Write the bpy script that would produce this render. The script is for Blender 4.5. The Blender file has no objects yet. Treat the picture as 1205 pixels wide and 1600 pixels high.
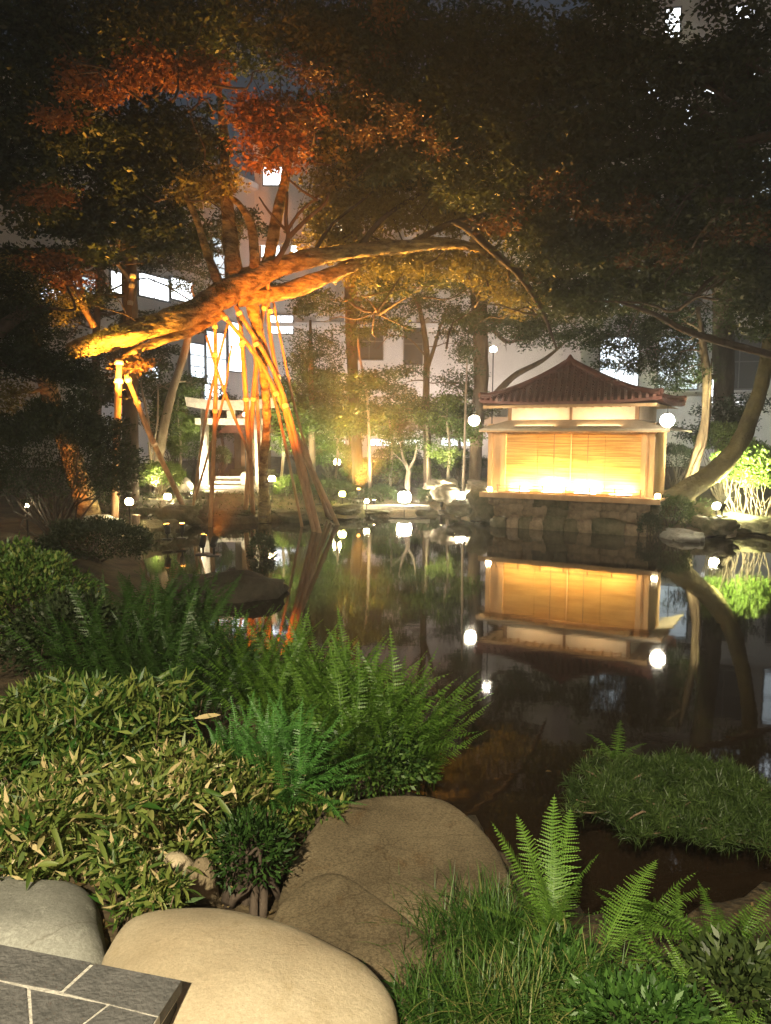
import bpy, bmesh, math, random
import numpy as np
from mathutils import Vector, Matrix, noise
SC = bpy.context.scene
COL = SC.collection
R = math.radians
rng = np.random.default_rng(7)
random.seed(7)
# ------------------------------------------------------------------ camera
FPX, CX, CY = 1203.0, 602.5, 800.0
PITCH, ROLL, CAMH = R(5.4), R(0.41), 2.2
C0 = Vector((0, 0, CAMH))
_F = Vector((0, math.cos(PITCH), -math.sin(PITCH)))
_U0 = Vector((0, math.sin(PITCH), math.cos(PITCH)))
_R0 = Vector((1, 0, 0))
_R = _R0 * math.cos(ROLL) + _U0 * math.sin(ROLL)
_U = _U0 * math.cos(ROLL) - _R0 * math.sin(ROLL)
cd = bpy.data.cameras.new('camera'); cam = bpy.data.objects.new('camera', cd); COL.objects.link(cam)
m = Matrix((( _R.x, _U.x, -_F.x, 0), (_R.y, _U.y, -_F.y, 0), (_R.z, _U.z, -_F.z, CAMH), (0, 0, 0, 1)))
cam.matrix_world = m
cd.sensor_fit = 'VERTICAL'; cd.sensor_height = 24; cd.lens = 24 * FPX / 1600
cd.clip_start = 0.05; cd.clip_end = 2000
SC.camera = cam
# ------------------------------------------------------------------ haze volume added for lamp halos and glow
def make_haze():
    V = [(x, y, z) for z in (-1.8, 30) for x, y in ((-70, -14), (70, -14), (70, 62), (-70, 62))]
    me = bpy.data.meshes.new('haze'); me.from_pydata(V, [], [(0, 3, 2, 1), (4, 5, 6, 7), (0, 1, 5, 4), (1, 2, 6, 5), (2, 3, 7, 6), (3, 0, 4, 7)])
    o = bpy.data.objects.new('haze', me); COL.objects.link(o); o['kind'] = 'stuff'
    M = bpy.data.materials.new('haze'); M.use_nodes = True; t = M.node_tree; t.nodes.clear()
    a = t.nodes.new('ShaderNodeOutputMaterial'); v = t.nodes.new('ShaderNodeVolumePrincipled')
    v.inputs['Density'].default_value = 0.006; v.inputs['Color'].default_value = (.85, .83, .8, 1); v.inputs['Anisotropy'].default_value = .7
    t.links.new(v.outputs[0], a.inputs['Volume']); me.materials.append(M)
make_haze()
# ------------------------------------------------------------------ night sky
W = bpy.data.worlds.new('World'); SC.world = W; W.use_nodes = True
nt = W.node_tree; bg = nt.nodes['Background']
sky = nt.nodes.new('ShaderNodeTexSky'); sky.sky_type = 'NISHITA'; sky.sun_disc = False
sky.sun_elevation = R(12); sky.sun_rotation = R(200)
nt.links.new(sky.outputs['Color'], bg.inputs['Color'])
bg.inputs['Strength'].default_value = 0.0045
sl = bpy.data.lights.new('moon', 'SUN'); sl.energy = 0.02; sl.angle = R(0.5); sl.color = (0.8, 0.88, 1)
so = bpy.data.objects.new('moon', sl); COL.objects.link(so); so.rotation_euler = (R(78), 0, R(-20))
SC.view_settings.view_transform = 'Standard'
SC.view_settings.look = 'None'
SC.view_settings.exposure = 2.1
SC.view_settings.gamma = 1.0
SC.view_settings.use_curve_mapping = False
try:
    SC.cycles.use_denoising = True
    SC.cycles.max_bounces = 6
    SC.cycles.diffuse_bounces = 3
    SC.cycles.glossy_bounces = 3
    SC.cycles.transmission_bounces = 3
    SC.cycles.sample_clamp_indirect = 4.0
    SC.cycles.caustics_reflective = False
    SC.cycles.caustics_refractive = False
except Exception:
    pass
# ------------------------------------------------------------------ helpers
def ray(px, py):
    return (_F + _R * ((px - CX) / FPX) - _U * ((py - CY) / FPX))
def at(px, py, Y):
    d = ray(px, py); return C0 + d * (Y / d.y)
def atz(px, py, z):
    d = ray(px, py); return C0 + d * ((z - CAMH) / d.z)

def tag(o, label=None, cat=None, group=None, kind=None):
    if label: o['label'] = label
    if cat: o['category'] = cat
    if group: o['group'] = group
    if kind: o['kind'] = kind
    return o
def thing(name, label, cat, loc=(0, 0, 0), rz=0.0, group=None):
    o = bpy.data.objects.new(name, None); COL.objects.link(o)
    o.location = loc; o.rotation_euler = (0, 0, rz); o.empty_display_size = 0.1
    return tag(o, label, cat, group)
def wloc(o):
    v = Vector((0, 0, 0))
    while o is not None:
        v += o.location; o = o.parent
    return v
def link(name, me, mat, parent=None, loc=None):
    o = bpy.data.objects.new(name, me); COL.objects.link(o)
    if mat and not me.materials: me.materials.append(mat)
    if parent: o.parent = parent
    if loc is not None: o.location = loc
    return o
def mesh(V, F, off=None, smooth=False, attr=None, name='m'):
    V = np.asarray(V, dtype=np.float32).reshape(-1, 3)
    if off is not None: V = V - np.asarray(off, dtype=np.float32)[None, :]
    me = bpy.data.meshes.new(name)
    if isinstance(F, np.ndarray):
        n, k = F.shape
        me.vertices.add(len(V)); me.vertices.foreach_set('co', V.ravel())
        me.loops.add(n * k); me.loops.foreach_set('vertex_index', F.astype(np.int32).ravel())
        me.polygons.add(n); me.polygons.foreach_set('loop_start', np.arange(0, n * k, k, dtype=np.int32))
        me.update(calc_edges=True)
    else:
        me.from_pydata([tuple(v) for v in V.tolist()], [], F)
    if attr is not None:
        a = me.attributes.new('vary', 'FLOAT', 'POINT'); a.data.foreach_set('value', np.asarray(attr, dtype=np.float32))
    if smooth:
        me.polygons.foreach_set('use_smooth', np.ones(len(me.polygons), dtype=bool))
    me.validate()
    return me
class MB:
    def __init__(s): s.V = []; s.F = []
    def add(s, V, F):
        n = len(s.V); s.V += [tuple(v) for v in V]; s.F += [tuple(i + n for i in f) for f in F]
    def box(s, x0, x1, y0, y1, z0, z1, M=None):
        V = [(x, y, z) for z in (z0, z1) for x, y in ((x0, y0), (x1, y0), (x1, y1), (x0, y1))]
        if M: V = [tuple(M @ Vector(v)) for v in V]
        s.add(V, [(0, 3, 2, 1), (4, 5, 6, 7), (0, 1, 5, 4), (1, 2, 6, 5), (2, 3, 7, 6), (3, 0, 4, 7)])
    def tube(s, pts, rad, seg=8, smooth=0, bump=0.0, cap=True):
        V, F = tube(pts, rad, seg, smooth, bump, cap); s.add(V, F)
    def build(s, name, mat, parent=None, off=None, smooth=False):
        return link(name, mesh(s.V, s.F, off, smooth, name=name), mat, parent)
def catmull(P, k):
    P = [Vector(p) for p in P]
    if k <= 1 or len(P) < 3: return P
    Q = [P[0] * 2 - P[1]] + P + [P[-1] * 2 - P[-2]]
    out = []
    for i in range(1, len(Q) - 2):
        a, b, c, d = Q[i - 1], Q[i], Q[i + 1], Q[i + 2]
        for j in range(k):
            t = j / k
            out.append(0.5 * ((2 * b) + (c - a) * t + (2 * a - 5 * b + 4 * c - d) * t * t + (3 * b - a - 3 * c + d) * t ** 3))
    out.append(P[-1]); return out
def tube(pts, rad, seg=8, k=0, bump=0.0, cap=True):
    P = catmull(pts, k) if k else [Vector(p) for p in pts]
    n0 = len(pts)
    rr = list(rad) if hasattr(rad, '__len__') else [rad] * n0
    rads = np.interp(np.linspace(0, n0 - 1, len(P)), np.arange(n0), rr)
    V = []; F = []
    prev = None
    for i, p in enumerate(P):
        t = (P[min(i + 1, len(P) - 1)] - P[max(i - 1, 0)])
        if t.length < 1e-6: t = Vector((0, 0, 1))
        t.normalize()
        if prev is None:
            prev = t.orthogonal().normalized()
        u = (prev - t * prev.dot(t)).normalized(); prev = u
        v = t.cross(u)
        for j in range(seg):
            a = 2 * math.pi * j / seg
            r = rads[i]
            if bump:
                q = p * (0.9 / max(rads.max(), .05)) * .5 + Vector((math.cos(a), math.sin(a), 0)) * 1.3
                r = r * (1 + bump * noise.noise(q) + bump * .5 * noise.noise(q * 3.1) + (bump * .35 * noise.noise(q * 8.3) if seg > 14 else 0))
            V.append(p + (u * math.cos(a) + v * math.sin(a)) * r)
    for i in range(len(P) - 1):
        for j in range(seg):
            F.append((i * seg + j, i * seg + (j + 1) % seg, (i + 1) * seg + (j + 1) % seg, (i + 1) * seg + j))
    if cap:
        F.append(tuple(reversed(range(seg)))); F.append(tuple(range((len(P) - 1) * seg, len(P) * seg)))
    return V, F
# ---- materials
def mat(name, col, rough=0.8, col2=None, scale=8.0, bump=0.0, bscale=None, metallic=0.0, detail=6.0, contrast=(0.35, 0.65), spec=0.3, stretch=None, coat=0):
    M = bpy.data.materials.new(name); M.use_nodes = True
    t = M.node_tree; b = t.nodes['Principled BSDF']
    b.inputs['Base Color'].default_value = (*col, 1); b.inputs['Roughness'].default_value = rough
    b.inputs['Metallic'].default_value = metallic
    b.inputs['Specular IOR Level'].default_value = spec
    if col2 or bump:
        tc = t.nodes.new('ShaderNodeTexCoord'); vec = tc.outputs['Object']
        if stretch:
            mp = t.nodes.new('ShaderNodeMapping'); mp.inputs['Scale'].default_value = stretch
            t.links.new(vec, mp.inputs['Vector']); vec = mp.outputs['Vector']
    if col2:
        n = t.nodes.new('ShaderNodeTexNoise'); n.inputs['Scale'].default_value = scale; n.inputs['Detail'].default_value = detail
        n.inputs['Roughness'].default_value = 0.65
        t.links.new(vec, n.inputs['Vector'])
        r = t.nodes.new('ShaderNodeValToRGB'); r.color_ramp.elements[0].position = contrast[0]; r.color_ramp.elements[1].position = contrast[1]
        r.color_ramp.elements[0].color = (*col, 1); r.color_ramp.elements[1].color = (*col2, 1)
        t.links.new(n.outputs['Fac'], r.inputs['Fac']); t.links.new(r.outputs['Color'], b.inputs['Base Color'])
    if bump:
        n2 = t.nodes.new('ShaderNodeTexNoise'); n2.inputs['Scale'].default_value = bscale or scale * 3; n2.inputs['Detail'].default_value = 8
        t.links.new(vec, n2.inputs['Vector'])
        bp = t.nodes.new('ShaderNodeBump'); bp.inputs['Strength'].default_value = min(1, bump); bp.inputs['Distance'].default_value = 0.03 * max(1, bump)
        t.links.new(n2.outputs['Fac'], bp.inputs['Height']); t.links.new(bp.outputs['Normal'], b.inputs['Normal'])
    return M
def stone(name, a, b_, c, speck=.5, sc=1.6, crack=.65):
    M = bpy.data.materials.new(name); M.use_nodes = True; t = M.node_tree; p = t.nodes['Principled BSDF']; p.inputs['Roughness'].default_value = .88; p.inputs['Specular IOR Level'].default_value = .25
    tc = t.nodes.new('ShaderNodeTexCoord')
    def nz(s_, d=8, r_=.6):
        n = t.nodes.new('ShaderNodeTexNoise'); n.inputs['Scale'].default_value = s_; n.inputs['Detail'].default_value = d; n.inputs['Roughness'].default_value = r_; t.links.new(tc.outputs['Object'], n.inputs['Vector']); return n.outputs['Fac']
    def ramp(f, x0, x1, c0, c1):
        r_ = t.nodes.new('ShaderNodeValToRGB'); e = r_.color_ramp.elements; e[0].position = x0; e[1].position = x1; e[0].color = (*c0, 1); e[1].color = (*c1, 1); t.links.new(f, r_.inputs['Fac']); return r_.outputs['Color']
    def mix(f, x, y, mode='MIX'):
        m_ = t.nodes.new('ShaderNodeMix'); m_.data_type = 'RGBA'; m_.blend_type = mode
        if isinstance(f, float): m_.inputs['Factor'].default_value = f
        else: t.links.new(f, m_.inputs['Factor'])
        t.links.new(x, m_.inputs['A']); t.links.new(y, m_.inputs['B']); return m_.outputs['Result']
    base = ramp(nz(sc), .36, .66, a, b_)
    pat = ramp(nz(sc * 2.7, 10, .7), .56, .70, (0, 0, 0), (1, 1, 1))
    cc = t.nodes.new('ShaderNodeRGB'); cc.outputs[0].default_value = (*c, 1)
    col = mix(pat, base, cc.outputs[0])
    sp = ramp(nz(95, 3, .8), .36, .62, (.45, .43, .40), (1.25, 1.25, 1.25))
    col = mix(speck, col, sp, 'MULTIPLY')
    w = t.nodes.new('ShaderNodeTexVoronoi'); w.feature = 'DISTANCE_TO_EDGE'; w.inputs['Scale'].default_value = sc * .9
    wn = t.nodes.new('ShaderNodeMix'); wn.data_type = 'VECTOR'; wn.inputs['Factor'].default_value = .3
    nn = t.nodes.new('ShaderNodeTexNoise'); nn.inputs['Scale'].default_value = 2.5; nn.inputs['Detail'].default_value = 6; t.links.new(tc.outputs['Object'], nn.inputs['Vector'])
    t.links.new(tc.outputs['Object'], wn.inputs['A']); t.links.new(nn.outputs['Color'], wn.inputs['B']); t.links.new(wn.outputs['Result'], w.inputs['Vector'])
    ck = ramp(w.outputs['Distance'], .0, .006, (.55, .5, .45), (1, 1, 1)); col = mix(crack, col, ck, 'MULTIPLY')
    t.links.new(col, p.inputs['Base Color'])
    add = t.nodes.new('ShaderNodeMath'); add.operation = 'ADD'; t.links.new(nz(14, 10, .7), add.inputs[0])
    m2 = t.nodes.new('ShaderNodeMath'); m2.operation = 'MULTIPLY'; m2.inputs[1].default_value = .6; t.links.new(nz(60, 6, .8), m2.inputs[0]); t.links.new(m2.outputs[0], add.inputs[1])
    bp = t.nodes.new('ShaderNodeBump'); bp.inputs['Strength'].default_value = .55; bp.inputs['Distance'].default_value = .012; t.links.new(add.outputs[0], bp.inputs['Height']); t.links.new(bp.outputs['Normal'], p.inputs['Normal'])
    return M
def emis(name, col, s):
    M = bpy.data.materials.new(name); M.use_nodes = True
    t = M.node_tree; b = t.nodes['Principled BSDF']
    b.inputs['Base Color'].default_value = (*[min(c, .8) for c in col], 1)
    b.inputs['Emission Color'].default_value = (*col, 1); b.inputs['Emission Strength'].default_value = s
    return M
def foliage(name, a, b_, c=None, trans=0.3, gloss=0.025):
    M = bpy.data.materials.new(name); M.use_nodes = True
    t = M.node_tree; t.nodes.clear()
    out = t.nodes.new('ShaderNodeOutputMaterial')
    at_ = t.nodes.new('ShaderNodeAttribute'); at_.attribute_name = 'vary'
    oi = t.nodes.new('ShaderNodeObjectInfo')
    ad = t.nodes.new('ShaderNodeMath'); ad.operation = 'ADD'
    mu = t.nodes.new('ShaderNodeMath'); mu.operation = 'MULTIPLY_ADD'; mu.inputs[1].default_value = 0.3; mu.inputs[2].default_value = -0.15
    t.links.new(oi.outputs['Random'], mu.inputs[0])
    t.links.new(at_.outputs['Fac'], ad.inputs[0]); t.links.new(mu.outputs[0], ad.inputs[1])
    r = t.nodes.new('ShaderNodeValToRGB'); e = r.color_ramp.elements
    e[0].color = (*a, 1); e[1].color = (*b_, 1); e[0].position = 0.1; e[1].position = 0.8 if c else 0.95
    if c:
        e[1].position = 0.86; x = r.color_ramp.elements.new(1.0); x.color = (*c, 1)
    t.links.new(ad.outputs[0], r.inputs['Fac'])
    d = t.nodes.new('ShaderNodeBsdfDiffuse'); tr = t.nodes.new('ShaderNodeBsdfTranslucent'); g = t.nodes.new('ShaderNodeBsdfGlossy')
    g.inputs['Roughness'].default_value = 0.45
    m1 = t.nodes.new('ShaderNodeMixShader'); m1.inputs[0].default_value = trans
    m2 = t.nodes.new('ShaderNodeMixShader'); m2.inputs[0].default_value = gloss
    t.links.new(r.outputs['Color'], d.inputs['Color']); t.links.new(r.outputs['Color'], tr.inputs['Color'])
    t.links.new(d.outputs[0], m1.inputs[1]); t.links.new(tr.outputs[0], m1.inputs[2])
    t.links.new(m1.outputs[0], m2.inputs[1]); t.links.new(g.outputs[0], m2.inputs[2])
    t.links.new(m2.outputs[0], out.inputs['Surface'])
    return M
MT = {}
MT['bark'] = mat('bark', (0.10, 0.07, 0.045), 0.9, (0.24, 0.17, 0.11), 6, 1.0, 18, contrast=(.3, .7), stretch=(1, 1, .35))
MT['bark_moss'] = mat('mossy_bark', (0.07, 0.045, 0.022), 0.95, (0.33, 0.26, 0.12), 7, 3.2, 13, contrast=(.38, .60), stretch=(.45, 1, 1))
MT['bark_olive'] = mat('olive_bark', (0.06, 0.05, 0.02), 0.95, (0.13, 0.11, 0.045), 3, 1.2, 16)
MT['bark_pale'] = mat('pale_bark', (0.22, 0.17, 0.12), 0.9, (0.42, 0.35, 0.26), 5, .6, 20, stretch=(1, 1, .4))
MT['bark_dark'] = mat('dark_bark', (0.045, 0.033, 0.024), 0.9, (0.10, 0.075, 0.055), 6, .8, 18, stretch=(1, 1, .4))
MT['prop'] = mat('weathered_pole_wood', (0.22, 0.13, 0.07), 0.85, (0.42, 0.27, 0.15), 7, .8, 22, stretch=(1, 1, .25))
MT['rope'] = mat('pale_rope', (0.62, 0.56, 0.44), 0.9, (0.5, 0.44, 0.3), 60)
MT['stone_pale'] = mat('pale_granite', (0.36, 0.33, 0.28), 0.85, (0.55, 0.52, 0.45), 9, .5, 40)
MT['stone_dark'] = mat('dark_stone', (0.02, 0.018, 0.012), 0.9, (0.06, 0.05, 0.035), 4, .8, 16)  # plain darker stone tone for the islet
MT['stone_grey'] = mat('grey_stone', (0.20, 0.20, 0.175), 0.85, (0.38, 0.38, 0.33), 3.0, .5, 20)
MT['stone_brown'] = mat('brown_stone', (0.13, 0.10, 0.06), 0.95, (0.30, 0.24, 0.145), 2.6, .5, 60, contrast=(.32, .68))
MT['stone_beige'] = stone('beige_stone', (0.47, 0.38, 0.245), (0.60, 0.51, 0.35), (0.44, 0.35, 0.21), .25, 1.8, 0.0)
MT['stone_slab'] = stone('dusty_brown_stone', (0.10, 0.078, 0.045), (0.25, 0.20, 0.12), (0.13, 0.085, 0.04), .85, 1.7)
MT['stone_rough'] = stone('rough_pale_stone', (0.20, 0.17, 0.12), (0.40, 0.35, 0.27), (0.12, 0.11, 0.06), .6, 3.5)
MT['stone_boulder_grey'] = stone('lichen_grey_stone', (0.22, 0.22, 0.19), (0.38, 0.38, 0.33), (0.5, 0.5, 0.44), .35, 2.2)
MT['stone_wall'] = mat('retaining_wall_stone', (0.12, 0.095, 0.06), 0.95, (0.36, 0.28, 0.18), 3.5, 1.2, 18)
MT['stone_moss'] = mat('mossy_stone', (0.05, 0.055, 0.025), 0.95, (0.17, 0.15, 0.09), 3.5, 1.2, 18)
MT['slate'] = mat('slate_tile', (0.105, 0.105, 0.10), 0.8, (0.155, 0.152, 0.145), 14, .4, 70)
MT['slate_side'] = mat('dark_slate_edge', (0.03, 0.03, 0.028), 0.8, (0.05, 0.05, 0.045), 10, .4, 40)
MT['mortar'] = mat('mortar', (0.55, 0.52, 0.45), 0.9, (0.65, 0.62, 0.54), 20, .4, 60)
MT['soil'] = mat('damp_soil', (0.035, 0.025, 0.014), 0.95, (0.13, 0.095, 0.05), 3.0, 1.2, 14)
MT['wall_white'] = mat('rendered_wall', (0.50, 0.47, 0.43), 0.9, (0.62, 0.59, 0.55), 0.25, .15, 3)
MT['wall_brown'] = mat('brown_wall', (0.22, 0.15, 0.09), 0.9, (0.30, 0.22, 0.14), 1.0)
MT['frame'] = mat('window_frame_metal', (0.12, 0.12, 0.12), 0.5)
MT['glass_dark'] = mat('unlit_glass', (0.03, 0.035, 0.04), 0.15, spec=.6)
MT['plaster'] = mat('cream_plaster', (0.62, 0.52, 0.38), 0.9, (0.70, 0.60, 0.45), 5, .1, 30)
MT['wood'] = mat('aged_timber', (0.16, 0.09, 0.045), 0.8, (0.28, 0.17, 0.09), 5, .4, 30, stretch=(1, 1, .2))
MT['wood_light'] = mat('light_timber', (0.40, 0.25, 0.12), 0.75, (0.52, 0.34, 0.17), 4, .3, 30, stretch=(1, 1, .2))
MT['bamboo'] = mat('bamboo_blind', (0.42, 0.24, 0.06), 0.7, (0.70, 0.46, 0.16), 2, .2, 30, stretch=(.5, 1, 16), contrast=(.42, .58))
MT['tile'] = mat('roof_tile', (0.10, 0.035, 0.025), 0.6, (0.17, 0.065, 0.045), 5, .3, 30)
MT['copper'] = mat('pent_roof_sheet', (0.24, 0.20, 0.14), 0.7, (0.34, 0.29, 0.21), 3, .2, 30)
MT['black_metal'] = mat('black_metal', (0.02, 0.02, 0.02), 0.5, metallic=.5)
MT['lamp_warm'] = emis('warm_lamp_glass', (1.0, 0.78, 0.42), 30)
MT['lamp_white'] = emis('white_lamp_glass', (1.0, 0.90, 0.70), 26)
MT['lamp_strip'] = emis('strip_tube', (1.0, 0.7, 0.35), .5)
MT['lamp_yellow'] = emis('yellow_lamp_glass', (1.0, 0.80, 0.22), 12)
MT['lamp_orange'] = emis('orange_lamp_glass', (1.0, 0.36, 0.05), 12)
MT['win_cool'] = emis('cool_lit_window', (0.78, 0.90, 1.0), 0.9)
MT['win_cool_dim'] = emis('dim_cool_lit_window', (0.62, 0.74, 0.82), 0.3)
MT['win_bright'] = emis('bright_lit_window', (0.88, 0.94, 1.0), 2.0)
MT['win_warm'] = emis('warm_lit_window', (1.0, 0.80, 0.55), 1.2)
# foliage
MT['f_dark'] = foliage('dark_green_leaves', (0.018, 0.032, 0.012), (0.05, 0.075, 0.028))
MT['f_brown'] = foliage('maple_leaves', (0.026, 0.040, 0.016), (0.068, 0.088, 0.034))
MT['f_maple'] = foliage('maple_leaves_lit', (0.12, 0.11, 0.03), (0.26, 0.23, 0.07))  # lit copy of the maple leaves: warm light put into the colour
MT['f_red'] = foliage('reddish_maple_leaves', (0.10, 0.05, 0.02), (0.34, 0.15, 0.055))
MT['f_rust'] = foliage('rusty_leaves', (0.05, 0.035, 0.015), (0.20, 0.10, 0.04))
MT['f_mid'] = foliage('mid_green_leaves', (0.035, 0.06, 0.018), (0.09, 0.13, 0.035))
MT['f_light'] = foliage('light_green_leaves', (0.07, 0.12, 0.02), (0.17, 0.25, 0.05))
MT['f_azalea'] = foliage('azalea_leaves', (0.035, 0.09, 0.018), (0.12, 0.21, 0.04), (0.2, 0.24, 0.06))
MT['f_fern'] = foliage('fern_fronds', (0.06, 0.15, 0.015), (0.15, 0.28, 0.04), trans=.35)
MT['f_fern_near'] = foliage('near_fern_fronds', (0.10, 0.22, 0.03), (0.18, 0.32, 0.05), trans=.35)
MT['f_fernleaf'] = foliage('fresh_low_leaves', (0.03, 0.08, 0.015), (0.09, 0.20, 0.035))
MT['f_fern_dark'] = foliage('shaded_fern_fronds', (0.02, 0.055, 0.01), (0.05, 0.11, 0.02))  # shaded copy of the fern fronds: shade put into the colour
MT['f_vivid'] = foliage('vivid_green_sprays', (0.04, 0.14, 0.022), (0.11, 0.28, 0.055))
MT['f_sasa'] = foliage('bamboo_grass_leaves', (0.03, 0.09, 0.012), (0.22, 0.26, 0.06), (0.56, 0.45, 0.22), trans=.25)
MT['f_grass'] = foliage('grass_blades', (0.025, 0.075, 0.012), (0.09, 0.18, 0.03), (0.24, 0.24, 0.08))
MT['f_pine'] = foliage('pine_needles', (0.018, 0.038, 0.009), (0.07, 0.115, 0.026), trans=.15)
MT['f_litter'] = foliage('fallen_leaves', (0.12, 0.08, 0.03), (0.30, 0.22, 0.10), (0.45, 0.36, 0.18), trans=.05)
# water
M = bpy.data.materials.new('pond_water'); M.use_nodes = True; t = M.node_tree; b = t.nodes['Principled BSDF']
b.inputs['Base Color'].default_value = (0.017, 0.011, 0.0065, 1); b.inputs['Roughness'].default_value = 0.035; b.inputs['IOR'].default_value = 1.333
b.inputs['Specular IOR Level'].default_value = 0.6
tc = t.nodes.new('ShaderNodeTexCoord')
n1 = t.nodes.new('ShaderNodeTexNoise'); n1.inputs['Scale'].default_value = 2.2; n1.inputs['Detail'].default_value = 3
mp = t.nodes.new('ShaderNodeMapping'); mp.inputs['Scale'].default_value = (1, 1.6, 1)
t.links.new(tc.outputs['Object'], mp.inputs['Vector']); t.links.new(mp.outputs['Vector'], n1.inputs['Vector'])
bp = t.nodes.new('ShaderNodeBump'); bp.inputs['Strength'].default_value = 0.035; bp.inputs['Distance'].default_value = 0.02
t.links.new(n1.outputs['Fac'], bp.inputs['Height']); t.links.new(bp.outputs['Normal'], b.inputs['Normal'])
MT['water'] = M

# ------------------------------------------------------------------ pond and terrain
pond_px = [(228, 905), (215, 858), (222, 836), (300, 822), (430, 816), (520, 806), (580, 799), (680, 799), (757, 808), (775, 820), (1008, 829), (1060, 846), (1130, 834), (1205, 824), (1330, 832)]
near_px = [(1500, 1240), (1205, 1400), (1100, 1440), (990, 1475), (900, 1440), (800, 1370), (745, 1300), (690, 1262), (600, 1240), (590, 1120), (560, 1050), (470, 1035), (380, 1030), (310, 1010), (275, 960)]
POLY = np.array([atz(x, y, 0)[:2] for x, y in pond_px] + [(13.5, 15.5), (13.5, 6.0), (8, 3.6)] + [atz(x, y, 0)[:2] for x, y in near_px[1:]])
def sdist(X, Y):
    P = POLY; n = len(P); d = np.full(X.shape, 1e9); ins = np.zeros(X.shape, bool)
    for i in range(n):
        a = P[i]; b_ = P[(i + 1) % n]; e = b_ - a
        t_ = np.clip(((X - a[0]) * e[0] + (Y - a[1]) * e[1]) / (e @ e), 0, 1)
        d = np.minimum(d, np.hypot(X - a[0] - t_ * e[0], Y - a[1] - t_ * e[1]))
        c = ((a[1] > Y) != (b_[1] > Y)) & (X < (b_[0] - a[0]) * (Y - a[1]) / (b_[1] - a[1] + 1e-12) + a[0])
        ins ^= c
    return np.where(ins, -d, d)
def height(X, Y):
    X = np.asarray(X, float); Y = np.asarray(Y, float)
    s = sdist(X, Y)
    near = np.clip((11 - Y) / 4, 0, 1)
    up_n = np.minimum(0.06 + 0.20 * s, 0.44)
    up_f = np.minimum(0.12 + 0.28 * s, 0.55) + np.clip(s - 2, 0, 25) * 0.035
    up = near * up_n + (1 - near) * up_f
    up = up + 0.04 * np.sin(X * 2.3 + Y * 1.1) * np.sin(Y * 1.9 - X) * np.clip(s, 0, 1)
    return np.where(s > 0, up, np.maximum(-0.7, 0.1 + s * 2.0))
def hz(x, y): return float(height(np.array([x]), np.array([y]))[0])
def ground_at(px, py):
    z = 0.3
    for _ in range(8):
        p = atz(px, py, z); z = 0.5 * z + 0.5 * max(0, hz(p.x, p.y))
    return Vector((p.x, p.y, hz(p.x, p.y)))
xs = np.concatenate([[-600, -200, -80, -40], np.arange(-26, -8, .6), np.arange(-8, 9, .12), np.arange(9, 26, .6), [40, 80, 200, 600]])
ys = np.concatenate([[-300, -60, -20, -8], np.arange(-4, 1.2, .5), np.arange(1.2, 10, .09), np.arange(10, 26, .15), np.arange(26, 44, 1.0), [60, 100, 250, 900]])
gx, gy = np.meshgrid(xs, ys)
gz = height(gx, gy)
V = np.stack([gx, gy, gz], -1).reshape(-1, 3)
nx, ny = len(xs), len(ys)
ii = (np.arange(ny - 1)[:, None] * nx + np.arange(nx - 1)[None, :]).ravel()
F = np.stack([ii, ii + 1, ii + 1 + nx, ii + nx], 1)
g = link('ground', mesh(V, F, smooth=True, name='ground'), MT['soil']); g['kind'] = 'structure'
MBw = MB(); MBw.add([(-16, 1.8, 0), (24, 1.8, 0), (24, 27, 0), (-16, 27, 0)], [(0, 1, 2, 3)])
w = MBw.build('water', MT['water']); w['kind'] = 'structure'

# ------------------------------------------------------------------ foliage generators
def unit(n):
    v = rng.normal(size=(n, 3)); return v / np.linalg.norm(v, axis=1)[:, None]
def leaves_at(P, D, L, Wd, vary=None, fold=0.15):
    n = len(P)
    S = np.cross(D, unit(n)); S /= np.linalg.norm(S, axis=1)[:, None] + 1e-9
    N = np.cross(D, S)
    L = np.asarray(L).reshape(-1, 1) * np.ones((n, 1)); Wd = np.asarray(Wd).reshape(-1, 1) * np.ones((n, 1))
    v0 = P; v2 = P + D * L - N * L * .12
    mid = P + D * L * .42 + N * L * fold * .4
    v1 = mid + S * Wd * .5; v3 = mid - S * Wd * .5
    V = np.stack([v0, v1, v2, v3], 1).reshape(-1, 3)
    F = np.arange(4 * n).reshape(n, 4)
    if vary is None: vary = rng.random(n)
    return V, F, np.repeat(vary, 4)
def cloud(c, r, n, k, size, flat=0.55, asp=0.5, sub=None, down=0.2):
    """n leaves in k sub-clumps inside an ellipsoid of centre c, radii r"""
    c = np.asarray(c, float); r = np.asarray(r, float)
    u = unit(k) * (rng.random((k, 1)) ** 0.45)
    cc = c + u * r
    sr = sub if sub else float(np.mean(r)) * 0.32
    idx = rng.integers(0, k, n)
    off = rng.normal(size=(n, 3)) * np.array([1, 1, flat]) * sr * .55
    P = cc[idx] + off
    D = unit(n) * np.array([1, 1, .6]) + off / sr * .5 + np.array([0, 0, -down]); D /= np.linalg.norm(D, axis=1)[:, None]
    L = size * rng.uniform(.65, 1.3, n)
    vary = np.clip(0.55 * rng.random(n) + 0.45 * rng.random(k)[idx], 0, 1)
    return leaves_at(P, D, L, L * asp, vary)
def join(parts):
    Vs, Fs, As = [], [], []; o = 0
    for V, F, A in parts:
        Vs.append(V); Fs.append(F + o); As.append(A); o += len(V)
    return np.concatenate(Vs), np.concatenate(Fs), np.concatenate(As)
def foliage_part(name, parts, m, parent=None, off=None, kind=None):
    V, F, A = join(parts)
    o = link(name, mesh(V, F, off, attr=A, name=name), m, parent)
    if kind: o['kind'] = kind
    return o
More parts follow.
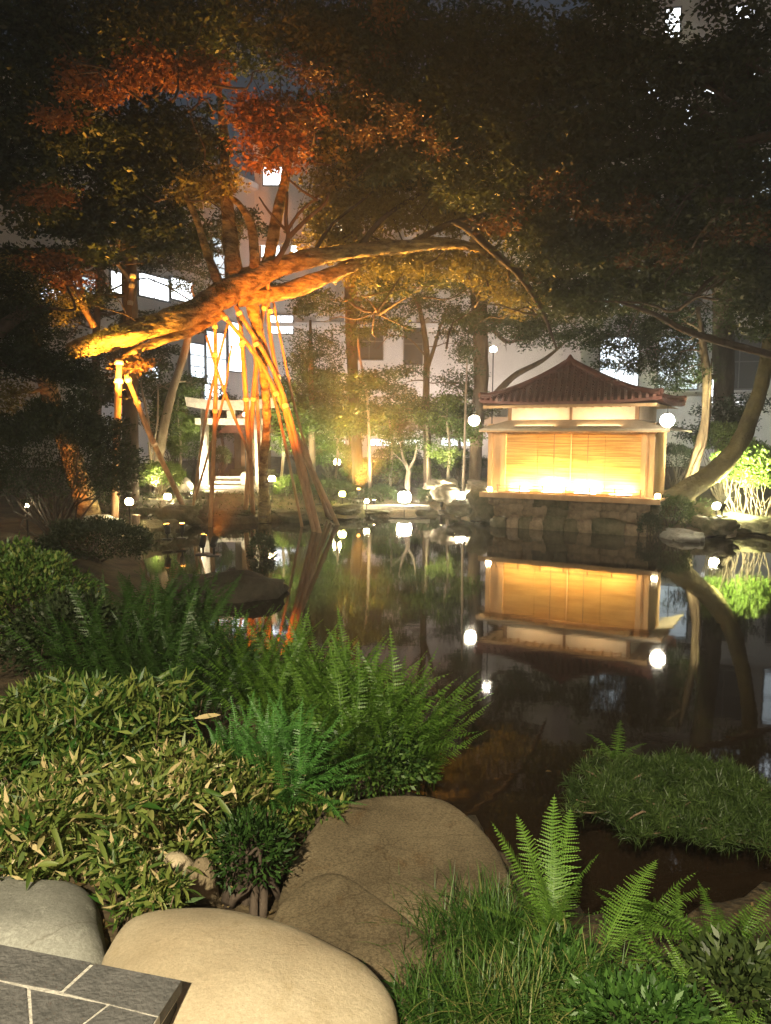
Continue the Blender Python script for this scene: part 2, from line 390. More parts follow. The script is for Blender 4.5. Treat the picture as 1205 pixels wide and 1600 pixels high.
def wob(a, b, n=4, amp=.12):
    a, b = Vector(a), Vector(b); L = (b - a).length
    return [a.lerp(b, i / n) + Vector(rng.normal(size=3) * amp * L * (0 if i in (0, n) else .35)) for i in range(n + 1)]
def crown_clumps(clumps, size, dens=1.0, asp=.5, depth=1.0, flat=.5):
    """clumps: (px, py, rx_px, ry_px, Y, n)"""
    out = []; cen = []
    for (px, py, rx, ry, Y, n) in clumps:
        c = at(px, py, Y); k = FPX / Y
        r = (rx / k, max(rx / k, ry / k) * depth * .8, ry / k)
        ns = max(4, int(n * dens)); kk = max(5, int(ns / 75))
        out.append(cloud(c, r, ns, kk, size, flat, asp, sub=max(.28, min(.75, .3 * (r[0] + r[2]) / 2))))
        cen.append(c)
    return out, cen
def tree(name, label, cat, trunk, rad, clumps, size, mleaf, mbark='bark', branches=None, asp=.5, dens=1.0, group=None, auto=True, depth=1.0, flat=.5, seg=10, bump=.18, brr=.28):
    """trunk: list of (px,py,Y) from base up (base dropped onto the ground)"""
    pts = [at(*p) for p in trunk]
    b0 = pts[0]; gz_ = hz(b0.x, b0.y)
    base = Vector((b0.x, b0.y, gz_ - .05))
    if b0.z > gz_ + .1: pts = [base] + pts; rad = [rad[0] * 1.15] + list(rad)
    else: pts[0] = base
    t = thing(name, label, cat, base, group=group)
    MBt = MB(); MBt.tube(pts, rad, seg, 5, bump)
    MBt.build('trunk', MT[mbark], t, base, True)
    for br, r_ in (branches or []):
        mb = MB(); mb.tube([at(*p) for p in br], r_, 8, 5, .15); mb.build('branch', MT[mbark], t, base, True)
    if clumps:
        lv, cen = crown_clumps(clumps, size, dens, asp, depth, flat)
        if auto:
            fine = catmull(pts, 4)
            cand = fine[len(fine) // 3:]
            for c in cen:
                s = min(cand, key=lambda q: (q - c).length + (1.2 if q.z > c.z + .3 else 0))
                r0 = max(.02, min(rad) * brr * 2)
                P = wob(s, c, 5, .16); mb = MB(); mb.tube(P, [r0, r0 * .85, r0 * .7, r0 * .5, r0 * .35, .012], 6, 3, .1)
                for _ in range(5):
                    q = P[random.randint(2, 4)]; e = q + Vector(rng.normal(size=3)) * .45 * (c - s).length * .4
                    mb.tube(wob(q, e, 3, .2), [r0 * .4, r0 * .25, .012, .006], 5, 2)
                mb.build('bough', MT[mbark], t, base, True)
        foliage_part('crown', lv, MT[mleaf], t, base)
    return t
def light(kind, name, loc, power, col, parent=None, target=None, size=None, angle=None, blend=.6, radius=.05):
    l = bpy.data.lights.new(name, kind); l.energy = power; l.color = col
    if kind in ('POINT', 'SPOT'): l.shadow_soft_size = radius
    if kind == 'SPOT': l.spot_size = angle; l.spot_blend = blend
    if kind == 'AREA': l.shape = 'RECTANGLE'; l.size, l.size_y = size
    o = bpy.data.objects.new(name, l); COL.objects.link(o)
    loc = Vector(loc)
    if target is not None:
        o.rotation_euler = (Vector(target) - loc).to_track_quat('-Z', 'Y').to_euler()
    if parent: o.parent = parent; o.location = loc - wloc(parent)
    else: o.location = loc
    return o
def ico(sub):
    bm = bmesh.new(); bmesh.ops.create_icosphere(bm, subdivisions=sub, radius=1)
    V = np.array([v.co[:] for v in bm.verts]); F = [tuple(v.index for v in f.verts) for f in bm.faces]
    bm.free(); return V, F
ICO = {k: ico(k) for k in (1, 2, 3, 4, 5)}
def rock_mesh(r, seed, sub=3, rough=.22, flat_top=None, box=0.0, name='rock'):
    V, F = ICO[sub]; V = V.copy(); o = Vector((seed * 7.13, seed * 3.7, seed * 1.9))
    out = []
    for v in V:
        p = Vector(v)
        if box:  # squarer
            q = Vector([math.copysign(abs(c) ** (1 - box), c) for c in p]); p = q
        d = 1 + rough * noise.noise(Vector(v) * 1.3 + o) + rough * .5 * noise.noise(Vector(v) * 2.9 + o) + rough * .2 * noise.noise(Vector(v) * 7 + o)
        p = p * d
        if flat_top is not None and p.z > flat_top: p.z = flat_top + (p.z - flat_top) * .25
        out.append((p.x * r[0], p.y * r[1], p.z * r[2]))
    return mesh(out, F, smooth=True, name=name)
def rock(label, loc, r, seed, m='stone_moss', rz=0, group=None, cat='rock', name='rock', **kw):
    o = link(name, rock_mesh(r, seed, name=name, **kw), MT[m]); o.location = loc; o.rotation_euler = (0, 0, rz)
    return tag(o, label, cat, group)

# ------------------------------------------------------------------ far buildings
def facade(t, O, u, z0, z1, s0, s1, m, thick=1.2, name='wall'):
    """wall slab in the plane through O with horizontal direction u (unit), normal towards the pond"""
    pass
class Face:
    def __init__(s, A, B):
        s.O = Vector((A[0], A[1], 0)); s.u = Vector((B[0] - A[0], B[1] - A[1], 0)); s.L = s.u.length; s.u.normalize()
        s.n = Vector((s.u.y, -s.u.x, 0))
        if s.n.y > 0: s.n = -s.n
    def hit(s, px, py):
        d = ray(px, py); k = (s.O - C0).dot(s.n) / d.dot(s.n); p = C0 + d * k
        return (p - s.O).dot(s.u), p.z
    def rect(s, x0, y0, x1, y1):
        ym, xm = (y0 + y1) / 2, (x0 + x1) / 2
        return s.hit(x0, ym)[0], s.hit(x1, ym)[0], s.hit(xm, y1)[1], s.hit(xm, y0)[1]
    def box(s, mb, s0, s1, z0, z1, out0, out1):
        V = []
        for z in (z0, z1):
            for a, o in ((s0, out1), (s1, out1), (s1, out0), (s0, out0)):
                V.append(s.O + s.u * a + s.n * o + Vector((0, 0, z)))
        mb.add(V, [(0, 3, 2, 1), (4, 5, 6, 7), (0, 1, 5, 4), (1, 2, 6, 5), (2, 3, 7, 6), (3, 0, 4, 7)])
    def window(s, t, r, m, bars=1, transom=0, fr=.07):
        s0, s1, z0, z1 = r
        off = wloc(t)
        mb = MB()
        s.box(mb, s0 - fr, s0, z0, z1, 0.0, .10); s.box(mb, s1, s1 + fr, z0, z1, 0.0, .10)
        s.box(mb, s0 - fr, s1 + fr, z1, z1 + fr, 0.0, .11); s.box(mb, s0 - fr, s1 + fr, z0 - fr, z0, 0.0, .13)
        for i in range(1, bars):
            a = s0 + (s1 - s0) * i / bars; s.box(mb, a - .02, a + .02, z0, z1, .031, .08)
        for i in range(1, transom + 1):
            a = z0 + (z1 - z0) * i / (transom + 1); s.box(mb, s0, s1, a - .025, a + .025, .031, .07)
        w_ = mb.build('window', MT['frame'], t, off)
        mb = MB(); s.box(mb, s0, s1, z0, z1, .004, .03); mb.build('pane', MT[m], w_, off)
def lamp_fix(t, p): pass
# main hall facade (Y ~ 42) and left wing that recedes to the right
A = Face((-14.0, 30), (-7.2, 43)); B = Face((-7.2, 43), (16.5, 43))
bt = thing('building', 'large pale building behind the trees with cool lit windows left of the old tree', 'building', (0, 43, 0))
mb = MB(); A.box(mb, -14, A.L, 0, 15.5, -6, 0); mb.build('wing_wall', MT['wall_white'], bt, bt.location)
mb = MB(); B.box(mb, 0.0, B.L, 0, 17.5, -8, 0); mb.build('wall', MT['wall_white'], bt, bt.location)
mb = MB(); A.box(mb, -14.3, A.L, 15.5, 15.8, -6, .3); B.box(mb, 0, B.L + .3, 17.5, 17.8, -8, .3); mb.build('parapet', MT['wall_white'], bt, bt.location)
for (r, m_, b_, tr) in [((172, 426, 193, 458), 'win_bright', 1, 0), ((216, 432, 262, 466), 'win_bright', 2, 0), ((266, 438, 300, 470), 'win_bright', 1, 1),
        ((296, 538, 318, 590), 'win_cool', 1, 2), ((321, 520, 352, 600), 'win_cool', 1, 1), ((60, 438, 96, 470), 'win_cool', 2, 0), ((100, 432, 150, 462), 'win_cool_dim', 2, 0),
        ((318, 602, 348, 630), 'win_cool', 3, 0), ((330, 375, 356, 440), 'win_cool_dim', 1, 2), ((356, 505, 376, 580), 'win_bright', 1, 1),
        ((-60, 400, -8, 440), 'win_cool_dim', 2, 0), ((225, 572, 246, 590), 'win_cool', 1, 0)]:
    A.window(bt, A.rect(*r), m_, b_, tr)
for (r, m_, b_, tr) in [((409, 378, 417, 402), 'win_bright', 1, 0), ((425, 378, 437, 402), 'win_cool', 1, 0), ((455, 378, 465, 396), 'win_bright', 1, 0),
        ((420, 494, 458, 521), 'win_bright', 2, 0), ((412, 262, 448, 290), 'win_bright', 3, 0), ((556, 505, 598, 562), 'glass_dark', 2, 1), ((632, 505, 660, 570), 'glass_dark', 1, 1),
        ((575, 686, 612, 696), 'win_cool', 3, 0), ((616, 687, 656, 694), 'win_cool', 3, 0), ((690, 684, 742, 696), 'win_cool', 4, 0),
        ((500, 688, 540, 693), 'win_cool_dim', 2, 0), ((427, 608, 450, 632), 'win_bright', 1, 0), ((452, 618, 462, 640), 'win_cool', 1, 0),
        ((627, 664, 640, 671), 'win_bright', 1, 0), ((646, 663, 656, 671), 'win_bright', 1, 0), ((520, 330, 560, 400), 'win_warm', 2, 1)]:
    B.window(bt, B.rect(*r), m_, b_, tr, .05)
for px in (505, 548, 640, 682, 728, 775):
    s_ = B.hit(px, 500)[0]; mb = MB(); B.box(mb, s_ - .35, s_ + .35, 8.6, 17.5, 0.0, .45); mb.build('pilaster', MT['wall_white'], bt, bt.location)
for z in (4.2, 8.3, 12.6):
    mb = MB(); B.box(mb, 0, B.L, z, z + .22, 0, .22); mb.build('string_course', MT['wall_white'], bt, bt.location)
mb = MB(); B.box(mb, 0, B.L, 2.75, 3.45, 0, 1.2); mb.build('canopy_fascia', MT['wall_brown'], bt, bt.location)
# tall building on the right
Cf = Face((9.2, 37), (33, 31))
ct = thing('building', 'tall pale building on the right with cool glowing windows behind tree trunks', 'building', (15, 37, 0))
mb = MB(); Cf.box(mb, 0, Cf.L, 0, 27, -8, 0); mb.build('wall', MT['wall_white'], ct, ct.location)
for z in (4.6, 8.4, 12.2):
    mb = MB(); Cf.box(mb, 0, Cf.L, z - .6, z - .35, 0, .3); mb.build('floor_ledge', MT['wall_white'], ct, ct.location)
    for i in range(9):
        s0 = .9 + i * 2.6
        lit = (i * 7 + int(z) * 3) % 5
        Cf.window(ct, (s0, s0 + 1.7, z, z + 2.4), ['win_cool_dim', 'glass_dark', 'win_cool', 'glass_dark', 'win_cool_dim'][lit], 2, 1)
for (r, m_) in [((1144, 545, 1166, 618), 'win_bright'), ((1108, 552, 1117, 585), 'win_bright')]:
    Cf.window(ct, (lambda q: (q[0], q[1], q[2], min(q[3], 3.9)))(Cf.rect(*r)), m_, 1, 1)

for (r, m_) in [((1040, 15, 1062, 60), 'win_bright'), ((1100, 100, 1122, 150), 'win_bright'), ((1160, 90, 1186, 135), 'win_bright'), ((1066, 165, 1084, 215), 'win_cool'), ((1010, 120, 1030, 160), 'win_cool'), ((1150, 10, 1180, 40), 'win_bright')]:
    Cf.window(ct, Cf.rect(*r), m_, 1, 1)
# lamps of the buildings: floodlights standing on the ground before the walls
def flood(label, loc, target, power, col, angle=110, glass='lamp_white', r=.09, group=None, blend=.8, h=.22):
    t = thing('floodlight', label, 'floodlight', loc, group=group)
    loc = Vector(loc); d = (Vector(target) - loc).normalized()
    mb = MB(); mb.box(-.10, .10, -.10, .10, 0, .03); mb.tube([(0, 0, .03), (0, 0, h)], .02, 6); mb.build('stand', MT['black_metal'], t)
    c = Vector((0, 0, h))
    mb = MB(); mb.tube([c - d * .10, c - d * .08, c + d * .10], [r * .6, r, r * 1.15], 10); mb.build('housing', MT['black_metal'], t)
    mb = MB(); mb.tube([c + d * .101, c + d * .106], [r * 1.0, r * 1.0], 12); mb.build('lens', MT[glass], t)
    light('SPOT', 'flood_beam', loc + c + d * .14, power, col, t, target, angle=R(angle), blend=blend, radius=.08)
    return t
for i, (x, lab) in enumerate([(-3.5, 'ground floodlight washing the pale wall left of the maple grove'), (2.2, 'ground floodlight washing the pale wall behind the forked tree'), (7.0, 'ground floodlight washing the pale wall behind the pavilion')]):
    flood(lab, (x, 38.0, hz(x, 38.0)), (x, 43, 6.8), [330, 480, 400][i], (1, .83, .74), 130)
flood('ground floodlight washing the building wing on the left', (-9.5, 31.5, hz(-9.5, 31.5)), (-10.5, 38, 6), 50, (.86, .9, 1), 130)
flood('ground floodlight washing the tall building on the right', (14, 31, hz(14, 31)), (15.5, 36, 6), 120, (.80, .92, 1), 120)
# wall lantern at the upper right of the hall wall
def wall_lamp(label, p, n, power, col=(1, .85, .65), r=.16):
    t = thing('wall_lamp', label, 'wall lamp', p)
    mb = MB(); mb.tube([Vector((0, 0, 0)), n * .25], .03, 6); mb.build('bracket', MT['black_metal'], t)
    o = link('globe', mesh(ICO[3][0] * r, ICO[3][1], smooth=True), MT['lamp_white'], t); o.location = n * (.25 + r)
    light('POINT', 'wall_lamp_light', Vector(p) + n * (.3 + 2 * r), power, col, t, radius=r)

# ------------------------------------------------------------------ pavilion
PL = atz(750, 768, .89); PR = atz(1032, 780, .89)
ang = math.atan2(PR.y - PL.y, PR.x - PL.x)
PW = (PR - PL).length
pc = (PL + PR) / 2
pv = thing('garden_pavilion', 'square tea pavilion with dark red tiled roof and glowing bamboo blinds on stone base', 'pavilion', (pc.x, pc.y, 0), ang)
HW = PW / 2; DP = 3.6          # deck half width, depth; local y runs back
_ux = Vector((math.cos(ang), math.sin(ang), 0)); _uy = Vector((-math.sin(ang), math.cos(ang), 0))
def loc_on(px, py, yl):
    d = ray(px, py); o_ = Vector((pc.x, pc.y, 0)); k = (yl - (C0 - o_).dot(_uy)) / d.dot(_uy); q = C0 + d * k
    return (q - o_).dot(_ux), q.z
def pbox(name, m_, *b, parent=None):
    mb = MB(); mb.box(*b); return mb.build(name, MT[m_], parent or pv)
pm0 = Matrix.Translation(pv.location) @ Matrix.Rotation(ang, 4, 'Z')
# core of base
pbox('base_core', 'stone_wall', -HW + .42, HW - .32, .42, DP - .3, -.6, .80)
# retaining stones, front and right and left sides
def wall_stones(x0, x1, fn, seed):
    rows = [(-.04, .30), (.28, .58), (.56, .82)]
    k = 0
    for ri, (z0, z1) in enumerate(rows):
        x = x0 - random.uniform(0, .2)
        while x < x1 - .08:
            w_ = random.choice([.3, .4, .55, .8]) * random.uniform(.85, 1.15); w_ = min(w_, x1 - x)
            c = fn((x + w_ / 2), (z0 + z1) / 2 - .02 + random.uniform(-.05, .03) * (ri < 2))
            me = rock_mesh((w_ * .57, random.uniform(.15, .22), (z1 - z0) * random.uniform(.55, .72)), seed + k, 3, .34, box=.5, name='stone')
            o = link('stone', me, MT[random.choice(['stone_wall', 'stone_wall', 'stone_moss'])], pv); o.location = c[0]; o.rotation_euler = (0, 0, c[1]); k += 1
            x += w_
wall_stones(-HW + .35, HW - .3, lambda s, z: (Vector((s, .38 - .12 * (z < .3), z)), 0), 10)
wall_stones(.4, DP - .2, lambda s, z: (Vector((HW - .34, s, z)), math.pi / 2), 60)
wall_stones(.4, DP - .2, lambda s, z: (Vector((-HW + .42, s, z)), math.pi / 2), 90)
# deck of planks
nb = 9
for i in range(nb):
    y0 = .02 + i * .115
    pbox('deck_plank', 'wood_light', -HW, HW, y0, y0 + .108, .83, .88)
pbox('deck', 'wood_light', -HW, HW, .02 + nb * .115, DP, .83, .88)
pbox('deck_edge_beam', 'wood_light', -HW, HW, -.045, .015, .76, .885)
# lower body
YF = .70                            # wall plane behind deck edge
bx0, bx1 = loc_on(767, 720, YF)[0], loc_on(1019, 720, YF)[0]
cx0, cx1 = loc_on(791, 720, YF)[0], loc_on(1002, 720, YF)[0]
z0, z1 = .88, 2.36
ry0, ry1 = YF - .45, DP + .1; rx0, rx1 = loc_on(749, 625, ry0)[0], loc_on(1034, 622, ry0)[0]
ay = (ry0 + ry1) / 2; ax, az_ = loc_on(891, 566, ay); BD = 2.3
ZE = loc_on(893, 627, ry0)[1]; print('roof', ax, az_, ZE)
for x in (bx0, cx0 - .06, cx1 + .06, bx1):
    pbox('post', 'wood_light', x - .06, x + .06, YF - .06, YF + .06, z0, 2.62)
pbox('side_board_panel', 'wood_light', bx0 + .06, cx0 - .12, YF - .01, YF + .03, z0, 2.45)
pbox('side_board_panel', 'wood_light', cx1 + .12, bx1 - .06, YF - .01, YF + .03, z0, 2.45)
pbox('right_wall', 'wood_light', bx1 - .05, bx1 + .03, YF + .06, BD, z0, 2.6)
pbox('left_wall', 'plaster', bx0 - .03, bx0 + .05, YF + .06, BD, z0, 2.6)
pbox('back_wall', 'plaster', bx0, bx1, BD, BD + .06, z0, 2.6)
pbox('lintel', 'wood', bx0 - .1, bx1 + .1, YF - .075, YF + .05, 2.37, 2.45)
pbox('sill', 'wood', cx0, cx1, YF - .05, YF + .05, z0, z0 + .05)
pbox('floor_panel', 'wood', bx0 + .06, bx1 - .06, YF + .05, BD - .01, z0 + .002, z0 + .03)
# four bamboo blinds
bw = (cx1 - cx0) / 4
for i in range(4):
    x0 = cx0 + i * bw + .004; x1 = x0 + bw - .008
    mb = MB(); n = 58
    for k in range(n):
        za = z0 + .06 + k * (2.36 - z0 - .07) / n
        mb.box(x0, x1, YF - .012 + .003 * math.sin(k * 2.1), YF + .002, za, za + .0185)
    bl = mb.build('bamboo_blind', MT['bamboo'], pv)
    for f in (.5,) if i in (1, 2) else ():
        mb = MB(); xx = x0 + (x1 - x0) * f; mb.box(xx - .008, xx + .008, YF - .022, YF - .0165, z0 + .06, z1 - .01); mb.build('cord', MT['wood'], bl)
    pbox('blind_backing', 'bamboo', x0, x1, YF + .012, YF + .022, z0 + .05, z1)
    if i == 2: pbox('stile', 'wood_light', x0 - .018, x0 + .010, YF - .03, YF + .01, z0 + .05, z1)
# low rail in front of the blinds
for z in (.965, 1.045):
    pbox('rail', 'wood', cx0 - .1, cx1 + .12, .30, .325, z, z + .018)
for i in range(7):
    x = cx0 - .08 + i * (cx1 - cx0 + .16) / 6
    pbox('rail_post', 'wood', x - .014, x + .014, .33, .355, .88, 1.075)
# pent roof
U0 = YF + .10
ux0, ux1 = loc_on(797, 640, U0)[0], loc_on(996, 640, U0)[0]
def slab(name, m_, low, high, th=.045, parent=pv):
    V = list(low) + list(high)
    V = [Vector(v) for v in V]; V2 = [v - Vector((0, 0, th)) for v in V]
    mb = MB(); mb.add(V + V2, [(0, 1, 2, 3), (7, 6, 5, 4), (0, 4, 5, 1), (1, 5, 6, 2), (2, 6, 7, 3), (3, 7, 4, 0)])
    return mb.build(name, MT[m_], parent)
pe = .42  # overhang
ey0, ey1 = YF - .42, DP + .05; ex0, ex1 = loc_on(749, 668, ey0)[0], loc_on(1047, 668, ey0)[0]
zl, zh = loc_on(893, 670, ey0)[1], loc_on(893, 656, U0)[1]; print('zl zh', zl, zh)
slab('pent_roof', 'copper', [(ex0, ey0, zl), (ex1, ey0, zl)], [(ux1 + .02, U0 - .02, zh), (ux0 - .02, U0 - .02, zh)])
slab('pent_roof', 'copper', [(ex1, ey0 + .004, zl), (ex1, ey1, zl)], [(ux1 + .02, DP - .5, zh), (ux1 + .02, U0 - .02, zh)])
slab('pent_roof', 'copper', [(ex0, ey1, zl), (ex0, ey0 + .004, zl)], [(ux0 - .02, U0 - .02, zh), (ux0 - .02, DP - .5, zh)])
pbox('eave_board', 'wood_light', ex0, ex1, ey0 - .012, ey0 + .01, zl - .075, zl - .047)
for i in range(13):
    x = ex0 + .12 + i * (ex1 - ex0 - .24) / 12
    mb = MB(); mb.add([(x - .02, ey0 + .03, zl - .09), (x + .02, ey0 + .03, zl - .09), (x + .02, YF, zl + .06), (x - .02, YF, zl + .06),
                       (x - .02, ey0 + .03, zl - .05), (x + .02, ey0 + .03, zl - .05), (x + .02, YF, zl + .11), (x - .02, YF, zl + .11)],
                      [(0, 3, 2, 1), (4, 5, 6, 7), (0, 1, 5, 4), (1, 2, 6, 5), (2, 3, 7, 6), (3, 0, 4, 7)]); mb.build('rafter', MT['wood_light'], pv)
for sx in (.25, .75):  # strip lamps added to brighten the upper plaster panels
    x = ux0 + (ux1 - ux0) * sx; q_ = pm0 @ Vector((x, ey0 + .12, zl + .055))
    t_ = thing('added_eave_strip', ('left' if sx < .5 else 'right') + ' added strip lamp on the pent roof lighting the plaster panel', 'strip lamp', q_, ang)
    mb = MB(); mb.box(-.5, .5, -.02, .02, 0, .02); mb.build('housing', MT['copper'], t_)
    mb = MB(); mb.box(-.48, .48, -.012, .012, .021, .027); mb.build('tube', MT['lamp_strip'], t_)
    lo = light('AREA', 'strip_light', q_ + Vector((0, 0, .04)), 3.2, (1, .68, .36), size=(1.0, .03)); lo.rotation_euler = (R(112), 0, ang)
# upper storey walls: two plaster panels and a centre post
um = (ux0 + ux1) / 2
pbox('plaster_panel', 'plaster', ux0 + .05, um - .03, U0, U0 + .05, 2.60, ZE - .08)
pbox('plaster_panel', 'plaster', um + .03, ux1 - .05, U0, U0 + .05, 2.60, ZE - .08)
for x in (ux0, um, ux1): pbox('upper_post', 'wood', x - (.045 if x != um else .028), x + (.045 if x != um else .028), U0 - .02, U0 + .06, 2.58, ZE - .08)
pbox('upper_side_wall', 'plaster', ux1 - .04, ux1 + .02, U0 + .062, DP - .5, 2.56, ZE - .08)
pbox('upper_side_wall', 'plaster', ux0 - .02, ux0 + .04, U0 + .062, DP - .5, 2.56, ZE - .08)
pbox('upper_back_wall', 'plaster', ux0, ux1, DP - .5, DP - .44, 2.56, ZE - .08)
# main roof: pyramid with concave slopes and lifted corners

def roofpt(side, a, h, lift=0):
    """side 0 front,1 right,2 back,3 left; a in [-1,1] along the eave; h in [0,1] up"""
    c = [Vector((rx0, ry0, 0)), Vector((rx1, ry0, 0)), Vector((rx1, ry1, 0)), Vector((rx0, ry1, 0))]
    p0 = c[side]; p1 = c[(side + 1) % 4]
    e = p0.lerp(p1, (a + 1) / 2)
    q = e.lerp(Vector((ax, ay, 0)), h)
    zz = ZE + .09 * abs(a) ** 3 * (1 - h) ** 2
    q.z = zz + (az_ - ZE) * (0.50 * h + 0.50 * h ** 1.9) + lift
    return q
for side in range(4):
    V = []; F = []; na, nh = 16, 10
    for j in range(nh + 1):
        for i in range(na + 1): V.append(roofpt(side, -1 + 2 * i / na, j / nh * .985))
    n = len(V)
    V += [v - Vector((0, 0, .07)) for v in V]
    for j in range(nh):
        for i in range(na):
            a_ = j * (na + 1) + i; F.append((a_, a_ + 1, a_ + na + 2, a_ + na + 1)); F.append((n + a_, n + a_ + na + 1, n + a_ + na + 2, n + a_ + 1))
    for i in range(na): F.append((i, n + i, n + i + 1, i + 1))
    rf = link('roof', mesh(V, F, smooth=False), MT['tile'], pv)
    # tile courses: ribs running down the slope, stepped at each course
    mb = MB(); c0_, c1_ = [(rx1 - rx0), (ry1 - ry0)][side % 2], 0
    nrib = int(c0_ / .155)
    for i in range(nrib + 1):
        a = -1 + 2 * i / nrib
        hmax = min(.97, 1 - abs(a) * .999) if False else .97
        # parallel ribs: keep constant distance along eave -> a/(1-h)
        hm = max(0.02, 1 - abs(a)) * .985
        steps = max(2, int(hm * 15))
        for k in range(steps):
            h0 = hm * k / steps; h1 = hm * (k + 1) / steps
            a0 = max(-1, min(1, a / max(1 - h0, 1e-3))); a1 = max(-1, min(1, a / max(1 - h1, 1e-3)))
            mb.tube([roofpt(side, a0, h0, .035), roofpt(side, a1, h1, .018)], [.042, .034], 6)
    o = mb.build('roof_tiles', MT['tile'], rf); o['kind'] = 'stuff'
    # hip ridge
    P = [roofpt(side, -1, h, .06 + (.05 if h == 0 else 0)) for h in np.linspace(0, .98, 12)]
    mb = MB(); mb.tube(P, [.075] * 12, 8); mb.build('hip_ridge', MT['tile'], rf)
mb = MB(); mb.tube([(ax, ay, az_ - .12), (ax, ay, az_ + .02), (ax, ay, az_ + .10), (ax, ay, az_ + .2)], [.16, .14, .09, .02], 10); mb.build('finial', MT['tile'], pv)
# soffit rafters under the main eave
for i in range(20):
    x = rx0 + .15 + i * (rx1 - rx0 - .3) / 19
    pbox('rafter', 'wood_light', x - .022, x + .022, ry0 + .06, U0 - .03, ZE - .13, ZE - .085)
pbox('eave_board', 'wood_light', rx0 + .1, rx1 - .1, ry0 + .02, ry0 + .05, ZE - .14, ZE - .07)
pbox('ceiling_board', 'wood_light', rx0 + .15, rx1 - .15, ry0 + .055, ry1 - .1, ZE - .078, ZE - .072)
# hanging globe lamps at the pent roof ends: lamps of their own
pm = Matrix.Translation(pv.location) @ Matrix.Rotation(ang, 4, 'Z')
def globe_lamp(label, p, r, power, col, glass, drop=.18, group=None):
    t = thing('globe_lamp', label, 'lamp', p, group=group)
    mb = MB(); mb.tube([(0, 0, r * .9), (0, 0, r + drop)], .008, 6); mb.tube([(0, 0, r * .92), (0, 0, r * 1.15)], [.05, .03], 8); mb.build('hanger', MT['black_metal'], t)
    link('globe', mesh(ICO[3][0] * r, ICO[3][1], smooth=True), MT[glass], t)
    l = light('POINT', 'globe_light', Vector(p), power, col, t, radius=r * 1.05)
    return t
pl_ = at(741, 657, 18.7); pr_ = at(1043, 657, 16.9)
globe_lamp('white globe lamp hanging at the left end of the pavilion eave', pl_, .13, 70, (1, .84, .58), 'lamp_white')
globe_lamp('white globe lamp hanging at the right end of the pavilion eave', pr_, .15, 45, (1, .84, .58), 'lamp_white')
# uplights along the deck washing the blinds
for i, lab in enumerate(['leftmost', 'second from left', 'second from right', 'rightmost']):
    x = cx0 + bw * (i + .5)
    p = pm @ Vector((x, YF - .15, .885))
    t = thing('blind_uplight', lab + ' of the four strip lamps on the deck under the blinds', 'strip lamp', p, ang)
    mb = MB(); mb.box(-.26, .26, -.035, .035, 0, .03); mb.build('housing', MT['black_metal'], t)
    mb = MB(); mb.box(-.25, .25, -.02, .025, .031, .04); mb.build('tube', MT['lamp_warm'], t)
    lo = light('AREA', 'strip_light', p + Vector((0, 0, .055)), [17, 46, 46, 17][i], (1, .66, .26), None, pm @ Vector((x, YF, 1.25)), size=(.62, .04))
    q = Vector((pm @ Vector((x, YF, 1.3))) - (p + Vector((0, 0, .055))))
    lo.rotation_euler = (R(90) + math.atan2(q.z, Vector((q.x, q.y)).length), 0, ang)
def spot_lamp(label, p, power, col=(1, .78, .42), glass='lamp_warm', r=.06, h=.14, name='garden_lamp', grp=None):
    """low garden lamp: stem, cap and globe"""
    p = Vector(p); base = Vector((p.x, p.y, p.z - h))
    t = thing(name, label, 'garden lamp', base, group=grp)
    mb = MB(); mb.tube([(0, 0, -.05), (0, 0, h - r * .8)], .015, 6); mb.tube([(0, 0, h - r), (0, 0, h - r * .7)], [r * .6, r * .8], 8); mb.build('stem', MT['black_metal'], t)
    o = link('globe', mesh(ICO[2][0] * r, ICO[2][1], smooth=True), MT[glass], t); o.location = (0, 0, h)
    mb = MB(); mb.tube([(0, 0, h + r * .86), (0, 0, h + r * .95), (0, 0, h + r * 1.25)], [r * .75, r * .7, r * .1], 10); mb.build('cap', MT['black_metal'], t)
    light('POINT', 'lamp_light', p, power, col, t, radius=r * 1.05)
    return t
p = pm @ Vector((-HW + .22, .12, .95)); spot_lamp('small warm lamp on the left front corner of the pavilion deck', p, 26, r=.065, h=.06)
p = pm @ Vector((HW - .08, .10, .95)); spot_lamp('small warm lamp on the right front corner of the pavilion deck', p, 26, r=.065, h=.06)

# ------------------------------------------------------------------ garden lamps on the far bank
LG = [((202, 784), 15.8, 'warm lamp on a pale wooden post standing at the left shore', 16, (1, .80, .42), 'lamp_warm', .085, .55),
      ((262, 776), 20.5, 'warm lamp glowing in light green leaves right of the post lamp', 34, (1, .86, .45), 'lamp_warm', .10, .2),
      ((425, 748), 21.5, 'warm lamp right of the thick orange lit trunk', 22, (1, .76, .30), 'lamp_warm', .10, .5),
      ((527, 722), 26.0, 'pale green lamp high among bushes right of the props', 26, (.86, 1, .45), 'lamp_warm', .12, .3),
      ((535, 772), 22.5, 'yellow lamp low behind the foot of the slanting props', 14, (1, .82, .18), 'lamp_yellow', .10, .15),
      ((573, 783), 22.0, 'small pale lamp at the left end of the slab bridge', 10, (1, .93, .6), 'lamp_warm', .07, .12),
      ((632, 777), 23.0, 'brightest white lamp standing behind the slab bridge', 70, (1, .92, .66), 'lamp_white', .21, .22),
      ((720, 775), 22.0, 'oval warm lamp among pale rocks left of the pavilion', 45, (1, .82, .5), 'lamp_white', .13, .16),
      ((1120, 791), 18.2, 'warm lamp at the foot of the bright green bush on the right', 24, (1, .92, .55), 'lamp_white', .10, .2),
      ((42, 790), 12.5, 'tiny pale lamp deep under the dark shrub on the left', 1.2, (.9, 1, .8), 'lamp_warm', .03, .15),
      ((383, 648), 24.0, 'small square lantern glowing in front of the torii beam', 5, (1, .85, .6), 'lamp_warm', .07, .9)]
